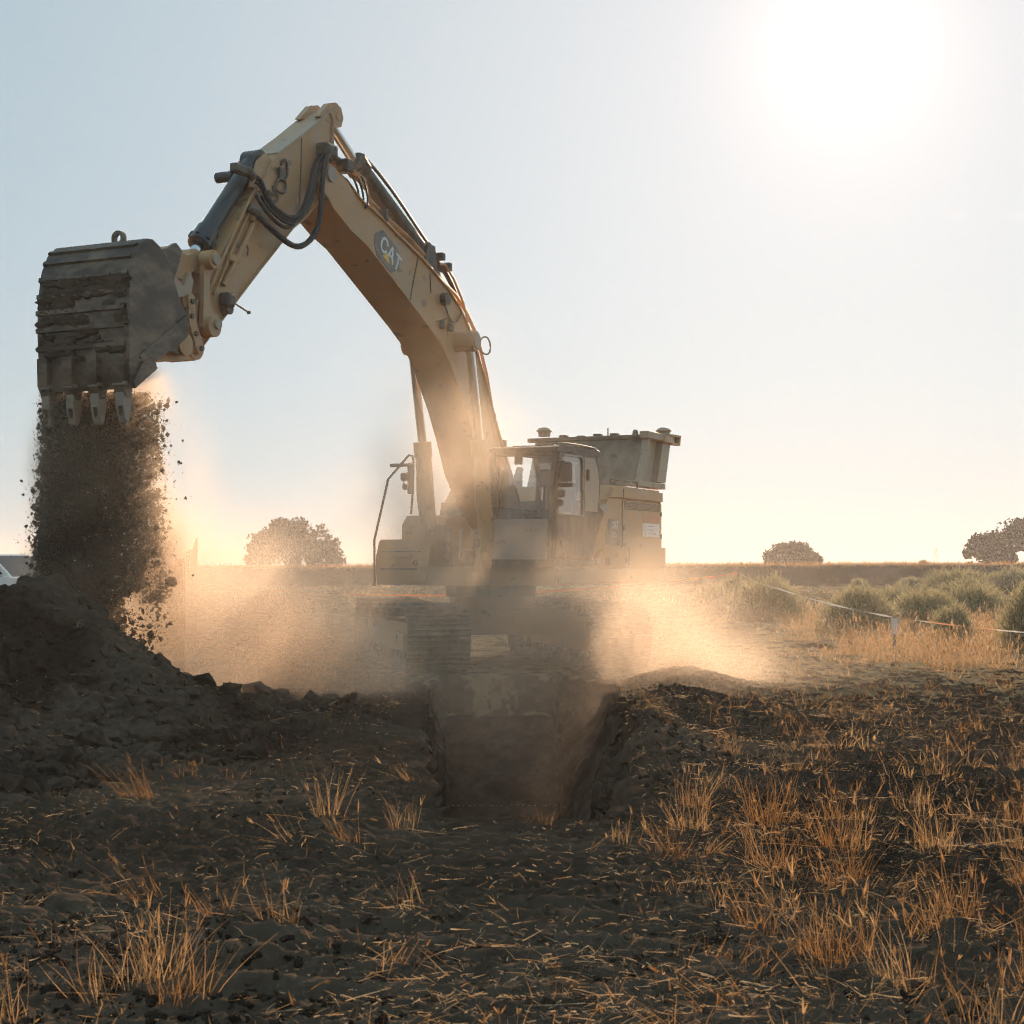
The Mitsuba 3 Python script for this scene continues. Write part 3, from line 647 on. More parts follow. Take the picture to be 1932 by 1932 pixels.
# ------------------------------------------------------------------ the excavator: stick
st_low = [(5.30, 6.90), (5.31, 6.50), (5.38, 6.22), (5.57, 5.88), (5.88, 5.60), (6.18, 5.40), (6.83, 4.81), (7.63, 4.06), (7.90, 3.80)]
st_top = [(5.40, 6.97), (5.99, 6.55), (6.44, 6.25), (6.55, 6.14), (6.84, 5.76), (7.34, 5.18), (7.73, 4.68), (7.98, 4.26), (8.10, 3.92)]
part('stick', joined(plate(st_low + [(7.98, 3.66), (8.10, 3.72)] + st_top[::-1], -.165, .165), boss(8.0, 3.79, -.19, .19, .125, 28), boss(5.52, 6.17, -.2, .2, .2, 28)), 'yellow_paint', 25)
part('stick__flange', offset_strip(st_low, -.195, .195, .014), 'yellow_paint', 25)
part('stick__flange_001', offset_strip(st_top[::-1][:6], -.185, .185, .012), 'yellow_paint', 25)
part('stick__top_plate', offset_strip([(6.50, 6.21), (6.44, 6.25), (5.99, 6.55), (5.40, 6.97), (5.28, 7.03)], -.19, .19, .016), 'pale_paint', 25)
part('stick__edge_rib', offset_strip([(5.33, 6.40), (5.31, 6.60), (5.30, 6.90), (5.35, 6.98), (5.42, 6.98)][::-1], .165, .19, .03), 'yellow_paint')
for y in (-.17, .09):
    part('stick__horn_plate', joined(plate([(5.50, 6.88), (5.30, 6.82), (5.10, 6.86), (5.05, 6.98), (5.10, 7.09), (5.22, 7.13), (5.38, 7.08), (5.62, 6.86)], y, y + .08), boss(5.17, 6.98, y - .01, y + .09, .06)), 'yellow_paint')
part('stick__weld_seam', hose([(5.98, .167, 6.50), (5.99, .167, 6.2), (6.02, .167, 5.7)], .007, curved=False, sides=5), 'dark_paint')
part('stick__cable', hose([(6.42, .18, 6.08), (6.36, .19, 6.16), (6.30, .18, 6.0), (6.40, .19, 5.94), (6.46, .18, 6.02), (6.34, .19, 5.86), (6.44, .19, 5.76), (6.58, .18, 5.80), (6.50, .19, 5.68), (6.62, .19, 5.62), (6.56, .18, 5.55)], .014, 5), 'dark_paint')
part('stick__cable_001', hose([(6.50, .18, 6.02), (6.43, .19, 5.98), (6.52, .19, 5.86), (6.60, .18, 5.70), (6.68, .19, 5.72), (6.62, .19, 5.6)], .018, 5), 'dark_paint')
part('stick__cable_box', box((6.38, .165, 5.90), (6.48, .21, 6.05), .01), 'dark_paint')
for pts, r in (([(6.80, .19, 5.70), (6.93, .19, 5.70), (7.02, .19, 5.60), (7.30, .19, 5.20), (7.48, .19, 4.92), (7.78, .19, 4.45)], .016),
               ([(6.95, .20, 5.36), (7.10, .20, 5.14), (7.40, .20, 4.72), (7.55, .20, 4.52)], .028),
               ([(6.98, .19, 5.50), (7.15, .19, 5.28), (7.42, .19, 4.86), (7.60, .19, 4.56), (7.70, .19, 4.40)], .014),
               ([(6.92, .19, 5.60), (7.20, .19, 5.20), (7.38, .19, 4.96), (7.50, .19, 4.70)], .010)):
    part('stick_pipe', hose(pts, r, 3, curved=False), 'yellow_paint')
part('stick_pipe_bracket', joined(box((7.28, .165, 4.80), (7.46, .225, 4.88), .01), box((6.92, .165, 5.32), (7.04, .235, 5.44), .01)), 'yellow_paint')
part('stick_valve', joined(box((7.45, .17, 4.28), (7.60, .30, 4.44), .03), boss(7.50, 4.27, .17, .26, .06, 14), box((7.40, .18, 4.36), (7.46, .26, 4.42), .01), rod((7.46, .24, 4.36), (7.16, .26, 4.28), .010, 6), boss(7.16, 4.28, .245, .275, .018, 8)), 'dark_paint')
part('cable_loop', hose([(7.20, .2, 5.0), (7.13, .21, 5.02), (7.12, .21, 4.92)], .008, 4), 'dark_paint')

# bucket cylinder, links and bucket
part('bucket_cylinder', joined(rod((6.78, .0, 6.02), (7.66, .0, 5.01), .10, 28), rod((7.56, 0, 5.12), (7.72, 0, 4.945), .125, 28), rod((6.86, 0, 5.93), (6.92, 0, 5.86), .112, 28), boss(6.70, 6.06, -.10, .10, .14), boss(6.98, 5.86, -.30, -.08, .06)), 'cylinder_black', 30)
for a in range(6):
    t = a * math.pi / 3 + .3
    c = np.array([7.64, .12 * math.cos(t), 5.035]) + np.array([.75, 0, .66]) * .12 * math.sin(t)
    part('bucket_cylinder__bolt', rod(c, c + np.array([.05, 0, -.057]), .026, 8), 'cylinder_black')
part('bucket_cylinder__rod', rod((7.70, 0, 4.965), (7.86, 0, 4.78), .058, 24), 'chrome', True)
part('bucket_cylinder__lug', joined(plate([(6.55, 6.08), (6.85, 5.70), (6.98, 5.72), (6.82, 6.05), (6.68, 6.16)], .11, .15), plate([(6.55, 6.08), (6.85, 5.70), (6.98, 5.72), (6.82, 6.05), (6.68, 6.16)], -.15, -.11)), 'yellow_paint')
part('bucket_cylinder__rod_eye', joined(boss(7.89, 4.73, -.09, .09, .13, 24)), 'yellow_paint')
for side in (-1, 1):
    y0, y1 = sorted((side * .19, side * .245))
    part('idler_link', joined(plate([(7.955, 4.72), (7.90, 4.82), (7.81, 4.78), (7.79, 4.66), (7.85, 4.54), (7.85, 4.28), (7.74, 4.14), (7.71, 4.02), (7.78, 3.93), (7.90, 3.93), (7.97, 4.02), (7.96, 4.20), (7.955, 4.54)], y0, y1), boss(7.88, 4.73, *sorted((side * .19, side * .33)), .10, 24), boss(7.83, 4.03, *sorted((side * .17, side * .30)), .11, 24)), 'yellow_paint')
part('idler_link__pin', joined(boss(7.88, 4.73, -.36, .36, .06, 20), boss(7.80, 4.06, -.33, .33, .055, 20)), 'pale_paint')
part('power_link', joined(plate([(8.46, 4.68), (8.44, 4.76), (8.36, 4.78), (8.14, 4.74), (7.98, 4.80), (7.92, 4.76), (7.94, 4.66), (8.02, 4.60), (8.16, 4.47), (8.30, 4.48), (8.40, 4.58)], .10, .16), plate([(8.46, 4.68), (8.44, 4.76), (8.36, 4.78), (8.14, 4.74), (7.98, 4.80), (7.92, 4.76), (7.94, 4.66), (8.02, 4.60), (8.16, 4.47), (8.30, 4.48), (8.40, 4.58)], -.16, -.10), plate([(8.30, 4.50), (8.16, 4.50), (8.05, 4.62), (8.14, 4.66), (8.28, 4.60)], -.10, .10), boss(8.42, 4.70, -.20, .20, .085, 20)), 'yellow_paint')
part('coupler_bracket', joined(plate([(8.15, 4.56), (8.09, 4.48), (8.13, 4.34), (8.34, 4.26), (8.46, 4.46), (8.40, 4.48), (8.26, 4.39)], .165, .215), plate([(8.15, 4.56), (8.09, 4.48), (8.13, 4.34), (8.34, 4.26), (8.46, 4.46), (8.40, 4.48), (8.26, 4.39)], -.215, -.165)), 'pale_paint')
for side in (-1, 1):
    y0, y1 = sorted((side * .20, side * .24))
    part('coupler_bar', joined(plate([(8.21, 4.30), (8.15, 4.335), (8.10, 4.30), (8.09, 4.14), (8.05, 4.0), (7.93, 3.80), (7.95, 3.73), (8.02, 3.72), (8.07, 3.78), (8.19, 4.02), (8.20, 4.16)], y0, y1), boss(8.15, 4.26, *sorted((side * .12, side * .20)), .10, 20)), 'yellow_paint')
    for bx_, bz_ in ((8.15, 4.25), (8.155, 4.10), (8.08, 3.925), (7.985, 3.785)):
        part('coupler_bar__bolt', boss(bx_, bz_, *sorted((side * .24, side * .262)), .028, 8), 'dark_paint')
part('coupler_body', joined(plate([(8.62, 3.58), (8.30, 3.62), (8.07, 3.66), (7.98, 3.68), (7.92, 3.76), (8.00, 3.90), (8.12, 4.12), (8.22, 4.26), (8.34, 4.26), (8.60, 4.02)], -.17, .17), boss(8.32, 3.78, -.30, .30, .115, 24)), 'yellow_paint')

BW = .555
b_out = [(9.30, 4.66), (9.20, 4.67), (9.09, 4.62), (9.00, 4.54), (8.93, 4.44), (8.85, 4.30), (8.76, 4.14), (8.68, 4.06), (8.62, 4.00), (8.64, 3.80), (8.80, 3.68), (9.00, 3.58), (9.15, 3.50), (9.19, 3.46), (9.15, 3.42), (9.34, 3.29), (9.44, 3.22), (9.49, 3.22), (9.53, 3.5), (9.55, 3.83), (9.545, 4.11), (9.50, 4.38), (9.42, 4.55)]
skin = [(9.15, 4.655), (9.30, 4.66), (9.42, 4.55), (9.50, 4.38), (9.545, 4.11), (9.55, 3.83), (9.53, 3.5), (9.49, 3.26)]
for side in (-1, 1):
    y0, y1 = sorted((side * (BW - .03), side * BW))
    cheek = part('bucket__cheek_plate', plate(b_out, y0, y1), 'bucket_steel')
    part('bucket__wear_strip', plate([(8.66, 4.02), (8.68, 3.98), (9.36, 3.49), (9.40, 3.52)], *sorted((side * BW, side * (BW + .012)))), 'bucket_steel')
    part('bucket__side_cutter', plate([(9.15, 3.42), (9.34, 3.29), (9.47, 3.20), (9.50, 3.26), (9.36, 3.47), (9.20, 3.52)], *sorted((side * (BW - .005), side * (BW + .03)))), 'bucket_steel')
tag('excavator__bucket', 'dark worn steel digging bucket tipped upside down')
add('excavator__bucket', joined(offset_strip(skin[::-1], -BW + .03, BW - .03, .03), plate([(9.15, 4.655), (9.10, 4.62), (8.98, 4.42), (8.72, 4.05), (8.76, 4.03), (9.02, 4.40), (9.18, 4.60)], -BW + .03, BW - .03)), 'bucket_steel', 30, UP)
for k, (x, z, nx, nz) in enumerate(((9.385, 4.585, .62, .78), (9.46, 4.47, .85, .52), (9.52, 4.30, .95, .3), (9.545, 4.13, 1, .12), (9.555, 3.97, 1, 0), (9.553, 3.80, 1, -.03), (9.545, 3.62, 1, -.06))):
    tx_, tz_ = -nz, nx
    q = [(x + tx_ * .030 - nx * .01, z + tz_ * .030 - nz * .01), (x - tx_ * .030 - nx * .01, z - tz_ * .030 - nz * .01), (x - tx_ * .020 + nx * .022, z - tz_ * .020 + nz * .022), (x + tx_ * .020 + nx * .022, z + tz_ * .020 + nz * .022)]
    part('bucket__wear_bar', plate(q, -BW, BW - .04), 'bucket_steel')
part('bucket__lip', plate([(9.44, 3.44), (9.56, 3.44), (9.56, 3.52), (9.50, 3.20), (9.46, 3.20)], -BW, BW), 'bucket_steel')
_r = np.random.default_rng(17)
_lump = []
for _ in range(420):
    zc_, yc_ = 3.50 + .78 * _r.random() ** .8, _r.uniform(-BW + .04, BW - .05)
    if meshkit.fbm(np.array([[yc_ * 3.2, zc_ * 4.5, 3.0]]), 3, 21)[0] < .47:
        continue
    xs_ = np.interp(zc_, [3.26, 3.5, 3.83, 4.11, 4.38], [9.49, 9.53, 9.55, 9.545, 9.50]) + .004
    b_ = trimesh.creation.icosphere(subdivisions=2, radius=1.0)
    q_ = b_.vertices
    b_.vertices = q_ * (.6 + .8 * meshkit.fbm(q_ * 1.6 + _r.uniform(0, 50), 3))[:, None] * [.026, _r.uniform(.03, .10), _r.uniform(.02, .05)] + [xs_, yc_, zc_]
    _lump.append(b_)
part('bucket__caked_soil', joined(*_lump), 'caked_soil', True)
labels['excavator__bucket__caked_soil'] = {'label': 'dark damp soil caked on the back of the bucket', 'kind': 'stuff'}
part('bucket__lifting_eye', joined(turn(ring((0.10, 4.73), .075, .035, 9.12, 9.17, 18)), box((9.11, .04, 4.64), (9.18, .16, 4.69))), 'bucket_steel')
part('bucket__hinge_ear', joined(plate([(8.98, 4.44), (8.62, 4.12), (8.40, 4.62), (8.36, 4.74), (8.46, 4.80), (8.56, 4.74), (9.02, 4.56)], .22, .27), plate([(8.98, 4.44), (8.62, 4.12), (8.40, 4.62), (8.36, 4.74), (8.46, 4.80), (8.56, 4.74), (9.02, 4.56)], -.27, -.22)), 'bucket_steel')
part('bucket__hinge_ear_001', joined(plate([(8.80, 4.18), (8.68, 3.72), (8.40, 3.66), (8.24, 3.70), (8.20, 3.82), (8.30, 3.92)], .22, .28), plate([(8.80, 4.18), (8.68, 3.72), (8.40, 3.66), (8.24, 3.70), (8.20, 3.82), (8.30, 3.92)], -.28, -.22)), 'bucket_steel')
for y in (-.45, -.15, .15, .45):
    part('bucket__adapter', joined(plate([(9.60, 3.52), (9.42, 3.46), (9.42, 3.24), (9.455, 3.12), (9.515, 3.12), (9.59, 3.26)], y - .062, y + .062), box((9.43, y - .05, 3.10), (9.53, y + .05, 3.20), .02)), 'bucket_steel')
    part('bucket__adapter__pin', box((9.44, y - .066, 3.225), (9.58, y + .066, 3.265), .008), 'worn_steel')
    t = joined(plate([(9.545, 3.155), (9.415, 3.155), (9.425, 3.02), (9.455, 2.90), (9.48, 2.88), (9.505, 2.90), (9.535, 3.02)], y + .026, y + .046), plate([(9.545, 3.155), (9.415, 3.155), (9.425, 3.02), (9.455, 2.90), (9.48, 2.88), (9.505, 2.90), (9.535, 3.02)], y - .046, y - .026), plate([(9.55, 3.16), (9.41, 3.16), (9.42, 3.03), (9.54, 3.03)], y - .046, y + .046), plate([(9.52, 2.94), (9.44, 2.94), (9.455, 2.88), (9.48, 2.865), (9.505, 2.88)], y - .036, y + .036), plate([(9.47, 3.04), (9.44, 3.04), (9.46, 2.88), (9.475, 2.88)], y - .03, y + .03))
    part('bucket__tooth', t, 'worn_steel')

# ------------------------------------------------------------------ straw, stalks and leaves
def leafy(name, color, trans=0.9):
    scene[name] = {'type': 'principledthin', 'base_color': color if isinstance(color, dict) else rgb(*color), 'roughness': 0.6, 'diff_trans': trans, 'eta': 1.4, 'spec_trans': 0.0}
    return name


def straw_color(p, n, uv):
    a = fbm(p.x * 3.1, p.y * 3.1, p.z * 1.5, 3)
    b = cell_rand(p.x * 40, p.y * 40, 1)
    return mix((0.40, 0.195, 0.07), (0.60, 0.38, 0.19), smoothstep(0.3, 0.7, a)) * (0.5 + 0.6 * b)


leafy('straw', proc(straw_color), 1.1)
leafy('pale_straw', proc(lambda p, n, uv: mix((0.52, 0.29, 0.12), (0.80, 0.58, 0.36), cell_rand(p.x * 23, p.y * 23, 3))), 0.7)
leafy('sage_leaf', proc(lambda p, n, uv: mix((0.28, 0.25, 0.135), (0.52, 0.45, 0.28), fbm(p.x * 4, p.y * 4, p.z * 4, 3))), 0.95)
mat('oak_leaf', proc(lambda p, n, uv: mix((0.028, 0.038, 0.013), (0.060, 0.070, 0.024), fbm(p.x, p.y, p.z, 2))), 0.9, spec=0.1)
mat('bark', (0.09, 0.07, 0.05), 0.9)
mat('twig', (0.16, 0.12, 0.075), 0.9)


def ribbons(base_pts, tip_vec, width, bend, seg=4, r=None):
    """Many thin tapering blades as one mesh: base points (n, 3), vectors to the tips (n, 3), widths (n), sideways bends (n, 3)."""
    r = r or rng
    n = len(base_pts)
    t = np.linspace(0, 1, seg + 1)[None, :, None]
    line = base_pts[:, None] + tip_vec[:, None] * t + bend[:, None] * t ** 2
    side = np.cross(tip_vec, r.normal(size=(n, 3)))
    side /= np.linalg.norm(side, axis=1, keepdims=True) + 1e-9
    wd = (width[:, None, None] * 0.5) * (1 - 0.75 * t ** 1.5)
    v = np.stack([line - side[:, None] * wd, line + side[:, None] * wd], 2).reshape(n, -1, 3)
    k = 2 * np.arange(seg)
    f = np.concatenate([np.stack([k, k + 1, k + 3], 1), np.stack([k, k + 3, k + 2], 1)])
    return v.reshape(-1, 3), (f[None] + (np.arange(n) * v.shape[1])[:, None, None]).reshape(-1, 3)


def merge(ms):
    vs, fs, at = [], [], 0
    for v, f in ms:
        vs.append(v)
        fs.append(f + at)
        at += len(v)
    return np.vstack(vs), np.vstack(fs)


def tuft(x, y, n, height, spread, lean=(0, 0), foot=0.05, width=0.0026, heads=0.15, r=None):
    """A tuft of dry stalks: thin upright blades from a narrow foot, some with a seed head, a few broken over."""
    r = r or rng
    a = r.uniform(0, 2 * np.pi, n)
    d = foot * np.sqrt(r.random(n))
    bx, by = x + d * np.cos(a), y + d * np.sin(a)
    bz = ground_z(bx, by) - 0.01
    h = height * (0.22 + 0.85 * r.random(n) ** 1.4)
    sp = spread * r.uniform(0.1, 1.0, n) ** 1.3
    tip = np.stack([h * (sp * np.cos(a) + lean[0] + r.normal(0, .17, n)), h * (sp * np.sin(a) + lean[1] + r.normal(0, .17, n)), h], 1)
    broken = r.random(n) < 0.26
    tip[broken, 2] *= 0.25
    tip[broken, :2] *= 1.8
    bend = np.stack([r.normal(0, .2, n) * h, r.normal(0, .2, n) * h, -0.12 * h * r.random(n)], 1)
    out = [ribbons(np.stack([bx, by, bz], 1), tip, width * r.uniform(0.6, 1.5, n), bend, 4, r)]
    k = np.where((r.random(n) < heads) & (h > 0.55 * height))[0]
    if len(k):
        top = np.stack([bx, by, bz], 1)[k] + tip[k] + bend[k]
        for _ in range(3):
            out.append(ribbons(top - 0.12 * tip[k], 0.22 * tip[k] + r.normal(0, .01, (len(k), 3)), np.full(len(k), width * 2.6), 0 * tip[k], 2, r))
    m = max(3, n // 4)
    aa = r.uniform(0, 2 * np.pi, m)
    low = np.stack([np.cos(aa), np.sin(aa), 0.25 + 0.3 * r.random(m)], 1) * (height * r.uniform(0.15, 0.4, m))[:, None]
    out.append(ribbons(np.stack([x + 0 * aa, y + 0 * aa, ground_z(x + 0 * aa, y + 0 * aa)], 1), low, width * 1.3 * np.ones(m), np.array([0, 0, -1.0]) * (np.linalg.norm(low, axis=1) * .35)[:, None], 3, r))
    return merge(out)


# single tufts that stand out in the field: x, y, height, stalks, lean
TUFTS = [
    (1.24, 6.12, .36, 95, (-.12, 0), 'tall dense golden grass tuft right of the trench end, nearest the middle'), (1.02, 6.55, .28, 40, (-.2, 0), 'thin golden grass tuft just left of the tall dense one'),
    (.62, 8.62, .17, 26, (.1, 0), None), (.16, 9.12, .14, 30, (.1, 0), 'small golden grass tuft on the near lip of the trench'), (-1.05, 8.9, .34, 34, (0, 0), 'tall loose grass tuft left of the trench lip'),
    (-.62, 9.0, .22, 30, (-.1, 0), None), (-.86, 8.3, .25, 22, (-.3, 0), None), (-2.35, 9.9, .30, 46, (-.55, 0), 'fan-shaped pale grass tuft leaning left at the foot of the spoil heap'), (-2.25, 10.9, .22, 24, (-.2, .1), None),
    (-.70, 11.0, .18, 20, (-.6, 0), None), (-1.15, 8.2, .26, 16, (-.7, 0), None), (-1.65, 7.2, .26, 18, (-.7, 0), None), (-1.32, 5.75, .30, 60, (0, 0), 'broad golden grass tuft low in the left foreground'),
    (-1.15, 5.55, .27, 60, (.1, 0), 'dense golden grass tuft at the bottom edge, left of the middle'), (-1.48, 5.6, .24, 30, (-.2, 0), None), (-1.72, 5.35, .24, 26, (-.1, 0), None), (-.92, 6.3, .28, 24, (-.1, 0), 'few tall grass stalks with one upright spike in the left foreground'),
    (-1.25, 6.75, .17, 26, (-.1, 0), None), (-1.42, 6.5, .16, 10, (0, 0), None), (-.42, 5.9, .14, 20, (.5, 0), None), (-.02, 5.05, .14, 12, (0, 0), None), (.15, 5.55, .15, 14, (0, 0), None), (-.45, 6.9, .2, 20, (-.2, 0), None),
    (1.55, 5.1, .25, 60, (0, 0), 'bushy golden grass tuft at the bottom edge, right of the middle'), (1.85, 5.6, .26, 50, (-.1, 0), None), (2.1, 5.15, .22, 50, (0, 0), None), (1.42, 5.7, .30, 50, (-.2, 0), None), (1.72, 6.5, .26, 50, (-.15, 0), None), (2.15, 6.3, .30, 70, (0, 0), None),
    (1.98, 7.0, .34, 60, (-.1, 0), None), (2.4, 7.2, .30, 40, (0, 0), None), (1.55, 7.4, .30, 60, (-.1, 0), None), (1.3, 7.9, .30, 70, (0, 0), None), (1.75, 8.3, .34, 80, (-.05, 0), None), (2.2, 8.2, .32, 60, (0, 0), None), (2.65, 8.4, .30, 60, (0, 0), None),
    (1.0, 8.9, .30, 60, (-.1, 0), 'orange grass tuft beside the right end of the trench lip'), (.80, 8.2, .24, 30, (-.3, 0), None), (1.5, 9.2, .34, 80, (0, 0), None), (2.0, 9.5, .32, 60, (0, 0), None), (2.5, 9.8, .30, 50, (0, 0), None), (1.15, 9.9, .30, 40, (.1, 0), None),
    (3.0, 9.2, .30, 50, (0, 0), None), (2.9, 8.0, .28, 40, (0, 0), None), (2.6, 6.6, .28, 60, (0, 0), None), (1.2, 7.0, .22, 30, (-.2, 0), None), (2.0, 11.2, .26, 30, (0, 0), None), (3.1, 11.4, .30, 40, (0, 0), None), (1.75, 12.4, .22, 24, (0, 0), None), (3.8, 11.8, .4, 34, (0, 0), None),
]
for k, (x, y, h, n, lean, said) in enumerate(TUFTS):
    key = add('dry_grass_tuft', tuft(x, y, int(n * 1.7), h, 0.36, lean, 0.06 + 0.0009 * n, r=np.random.default_rng(900 + k)), 'straw', False)
    where = 'at the left' if x < -.4 else 'before the trench' if x < .7 else 'at the right'
    dist = 'along the bottom edge' if y < 6 else 'in mid foreground' if y < 8 else 'beside the trench'
    kind_ = 'sparse' if n < 25 else 'medium' if n < 50 else 'dense'
    tag(key, said or f'{kind_} golden grass tuft {where} of the field, {dist}', 'grass tuft', None if said else f'{kind_} grass tufts {where}, {dist}')

# the thinner stubble between and beyond them
parts_ = []
r = np.random.default_rng(41)
for _ in range(1000):
    y = 4.6 + 12 * r.random() ** 1.3
    x = r.uniform(-0.36, 0.36) * y
    right = x > 0.5 + 0.05 * (y - 5)
    if heap(np.array(x), np.array(y)) > 0.12 or (abs(x) < 1.1 and y > 9.0) or r.random() > (0.85 if right else 0.30):
        continue
    parts_.append(tuft(x, y, r.integers(4, 26 if right else 9), r.uniform(.05, .24 if right else .15), 0.6, r.normal(0, .35, 2), .09, r=r))
for _ in range(1500):
    y = 12 + 34 * r.random() ** 1.2
    x = r.uniform(-0.36, 0.36) * y
    if heap(np.array(x), np.array(y)) > 0.1 or (abs(x) < 2.2 and y < 27) or (x < 0 and y < 20):
        continue
    parts_.append(tuft(x, y, r.integers(5, 14), r.uniform(.08, .24), 0.5, r.normal(0, .2, 2), .07, width=.0026 + .00022 * y, r=r))
tag(add('stubble_grass', merge(parts_), 'straw', False), 'thin dry stubble scattered over the field', 'grass', kind='stuff')

# straw lying on the soil: long stems, short broken bits and small heaps of them
def litter(n, lengths, widths, rise_sd, curl, seed, heaps=0):
    r = np.random.default_rng(seed)
    if heaps:
        hy = 4.6 + 13 * r.random(heaps) ** 1.8
        hx = r.uniform(-0.36, 0.36, heaps) * hy
        k = r.integers(0, heaps, n)
        sc = r.uniform(.02, .10, heaps)
        x, y = hx[k] + r.normal(0, 1, n) * sc[k] * 1.5, hy[k] + r.normal(0, 1, n) * sc[k]
    else:
        y = 4.5 + 22 * r.random(n) ** 1.9
        x = r.uniform(-0.38, 0.38, n) * y
    ok = ~((np.abs(x) < 0.75 + 0.05 * (y - 9)) & (y > 9.1) & (y < 22))
    ok &= r.random(n) < np.where(heap(x, y) > .1, .35, np.where(x < -0.6, .4, np.where(x < .7, .75, 1.0))) * np.clip(0.25 + 1.6 * (meshkit.fbm(np.stack([x * .9, y * .9, 0 * x], -1), 3, 77) - .3), .1, 1)
    x, y = x[ok], y[ok]
    n = len(x)
    a = r.uniform(0, 2 * np.pi, n)
    ln = r.uniform(*lengths, n)
    cl = np.maximum(np.maximum(clods(x, y, 0.16, 0.085, 1, 0.7) * .5, clods(x, y, 0.065, 0.045, 2, 0.85) * .7), .016)
    b0 = np.stack([x, y, base(x, y) + cl + .006 + (np.abs(r.normal(0, .012, n)) if heaps else 0)], 1)
    tip = np.stack([np.cos(a), np.sin(a), r.normal(0, rise_sd, n)], 1) * ln[:, None]
    bend = np.stack([r.normal(0, curl, n), r.normal(0, curl, n), r.normal(-.1, .3 * curl, n)], 1) * ln[:, None]
    return ribbons(b0, tip, r.uniform(*widths, n) * (1 + .06 * np.maximum(y - 8, 0)), bend, 3, r)


m_ = merge([litter(4500, (.04, .15), (.0014, .0034), .14, .4, 201), litter(26000, (.008, .035), (.0018, .006), .35, .5, 202), litter(12000, (.015, .07), (.0015, .005), .35, .9, 203, heaps=420)])
tag(add('straw_litter', m_, 'pale_straw', False), 'pale broken straw lying all over the dark soil', 'straw', kind='stuff')


# ------------------------------------------------------------------ clods
def clod(seed, sub=2):
    """A broken lump of earth: the hull of a few points, its faces roughened."""
    rr = np.random.default_rng(seed)
    p = rr.normal(size=(15, 3))
    p = p / np.linalg.norm(p, axis=1, keepdims=True) * rr.uniform(.7, 1.05, (15, 1)) * np.array([1, .85, .72])
    m = trimesh.convex.convex_hull(p)
    for _ in range(sub):
        m = m.subdivide()
    v = np.array(m.vertices)
    v = v * (1 + .30 * (meshkit.fbm(v * 2.2 + seed * 3.1, 4, seed) - .5)[:, None] + (.16 * (meshkit.fbm(v * 7 + seed, 3, seed + 1) - .5)[:, None] if sub > 1 else 0))
    return v, np.array(m.faces)


scene['clod_soil'] = {'type': 'twosided', 'bsdf': {'type': 'bumpmap', 'scale': 1.0, 'tex': proc(grain, eps=0.003), 'nested': {'type': 'diffuse', 'reflectance': proc(soil_color)}}}
CLODS = [mikit.ply(clod(s, 3), 'clod_soil', smooth=32) for s in range(9)]
r = np.random.default_rng(55)
spots = [(-2.55, 15.9, .17, 'large angular clod at the right foot of the spoil heap, lit from behind by dust'), (-2.35, 16.2, .15, 'tall clod standing in the dust just past the heap foot'), (-2.75, 15.2, .14, None), (-1.95, 15.9, .15, 'low broad clod lying flat right of the heap foot'),
         (-1.6, 15.6, .11, None), (-2.85, 14.4, .16, 'dark clod on the skyline of the right heap slope'), (-2.65, 14.9, .16, None), (-2.5, 13.9, .15, None), (-2.7, 13.0, .16, None), (-2.75, 12.2, .19, 'biggest rounded clod low on the near heap face'), (-2.3, 12.6, .16, None)]
while len(spots) < 235:
    y = 8.4 + 8.6 * r.random()
    x = r.uniform(-5.4, -1.9)
    hh = float(heap(np.array(x), np.array(y)))
    if not .04 < hh < .95 or x / y < -.36 or (hh > .6 and r.random() > .3):
        continue
    spots.append((x, y, .05 + .12 * r.random() ** 2.4 * (1.2 - hh), None))
for x, y, s, said in spots:
    key = 'soil_clod'
    k = 0
    while key in scene:
        k += 1
        key = f'soil_clod_{k:03d}'
    z = float(base(np.array(x), np.array(y))) + s * .32
    scene[key] = {**CLODS[r.integers(9)], 'to_world': T().translate([float(x), float(y), z]).rotate([0, 0, 1], float(r.uniform(0, 360))).rotate([1, 0, 0], float(r.uniform(-40, 40))).scale([float(s), float(s * r.uniform(.8, 1.1)), float(s * r.uniform(.7, 1.0))])}
    hh = float(heap(np.array(x), np.array(y)))
    size = 'large' if s > .13 else 'medium-sized' if s > .08 else 'small'
    where = 'high on the slope' if hh > .6 else 'halfway up the slope' if hh > .3 else 'low at the foot'
    end = 'near end' if y < 10.8 else 'middle' if y < 13.5 else 'far end'
    tag(key, said or f'{size} dark clod {where} of the spoil heap, {end}', 'clod', None if said else f'{size} clods {where}, {end} of the spoil heap')

small = [clod(s, 0) for s in range(20, 28)]


def scatter(n, place, size, seed, embed=.25):
    rr = np.random.default_rng(seed)
    x, y = place(rr, n)
    s = size(rr, len(x))
    z = base(x, y) + s * embed
    out = []
    for k in range(8):
        idx = np.arange(k, len(x), 8)
        v, f = small[k]
        ang = rr.uniform(0, 2 * np.pi, (len(idx), 2))
        c, sn = np.cos(ang), np.sin(ang)
        vx = v[None] * s[idx, None, None] * rr.uniform(.75, 1.2, (len(idx), 1, 3))
        w1 = np.stack([vx[..., 0], vx[..., 1] * c[:, None, 1] - vx[..., 2] * sn[:, None, 1], vx[..., 1] * sn[:, None, 1] + vx[..., 2] * c[:, None, 1]], -1)
        w2 = np.stack([w1[..., 0] * c[:, None, 0] - w1[..., 1] * sn[:, None, 0], w1[..., 0] * sn[:, None, 0] + w1[..., 1] * c[:, None, 0], w1[..., 2]], -1)
        vv = w2 + np.stack([x, y, z], 1)[idx, None]
        out.append((vv.reshape(-1, 3), (f[None] + (np.arange(len(idx)) * len(v))[:, None, None]).reshape(-1, 3)))
    return merge(out)


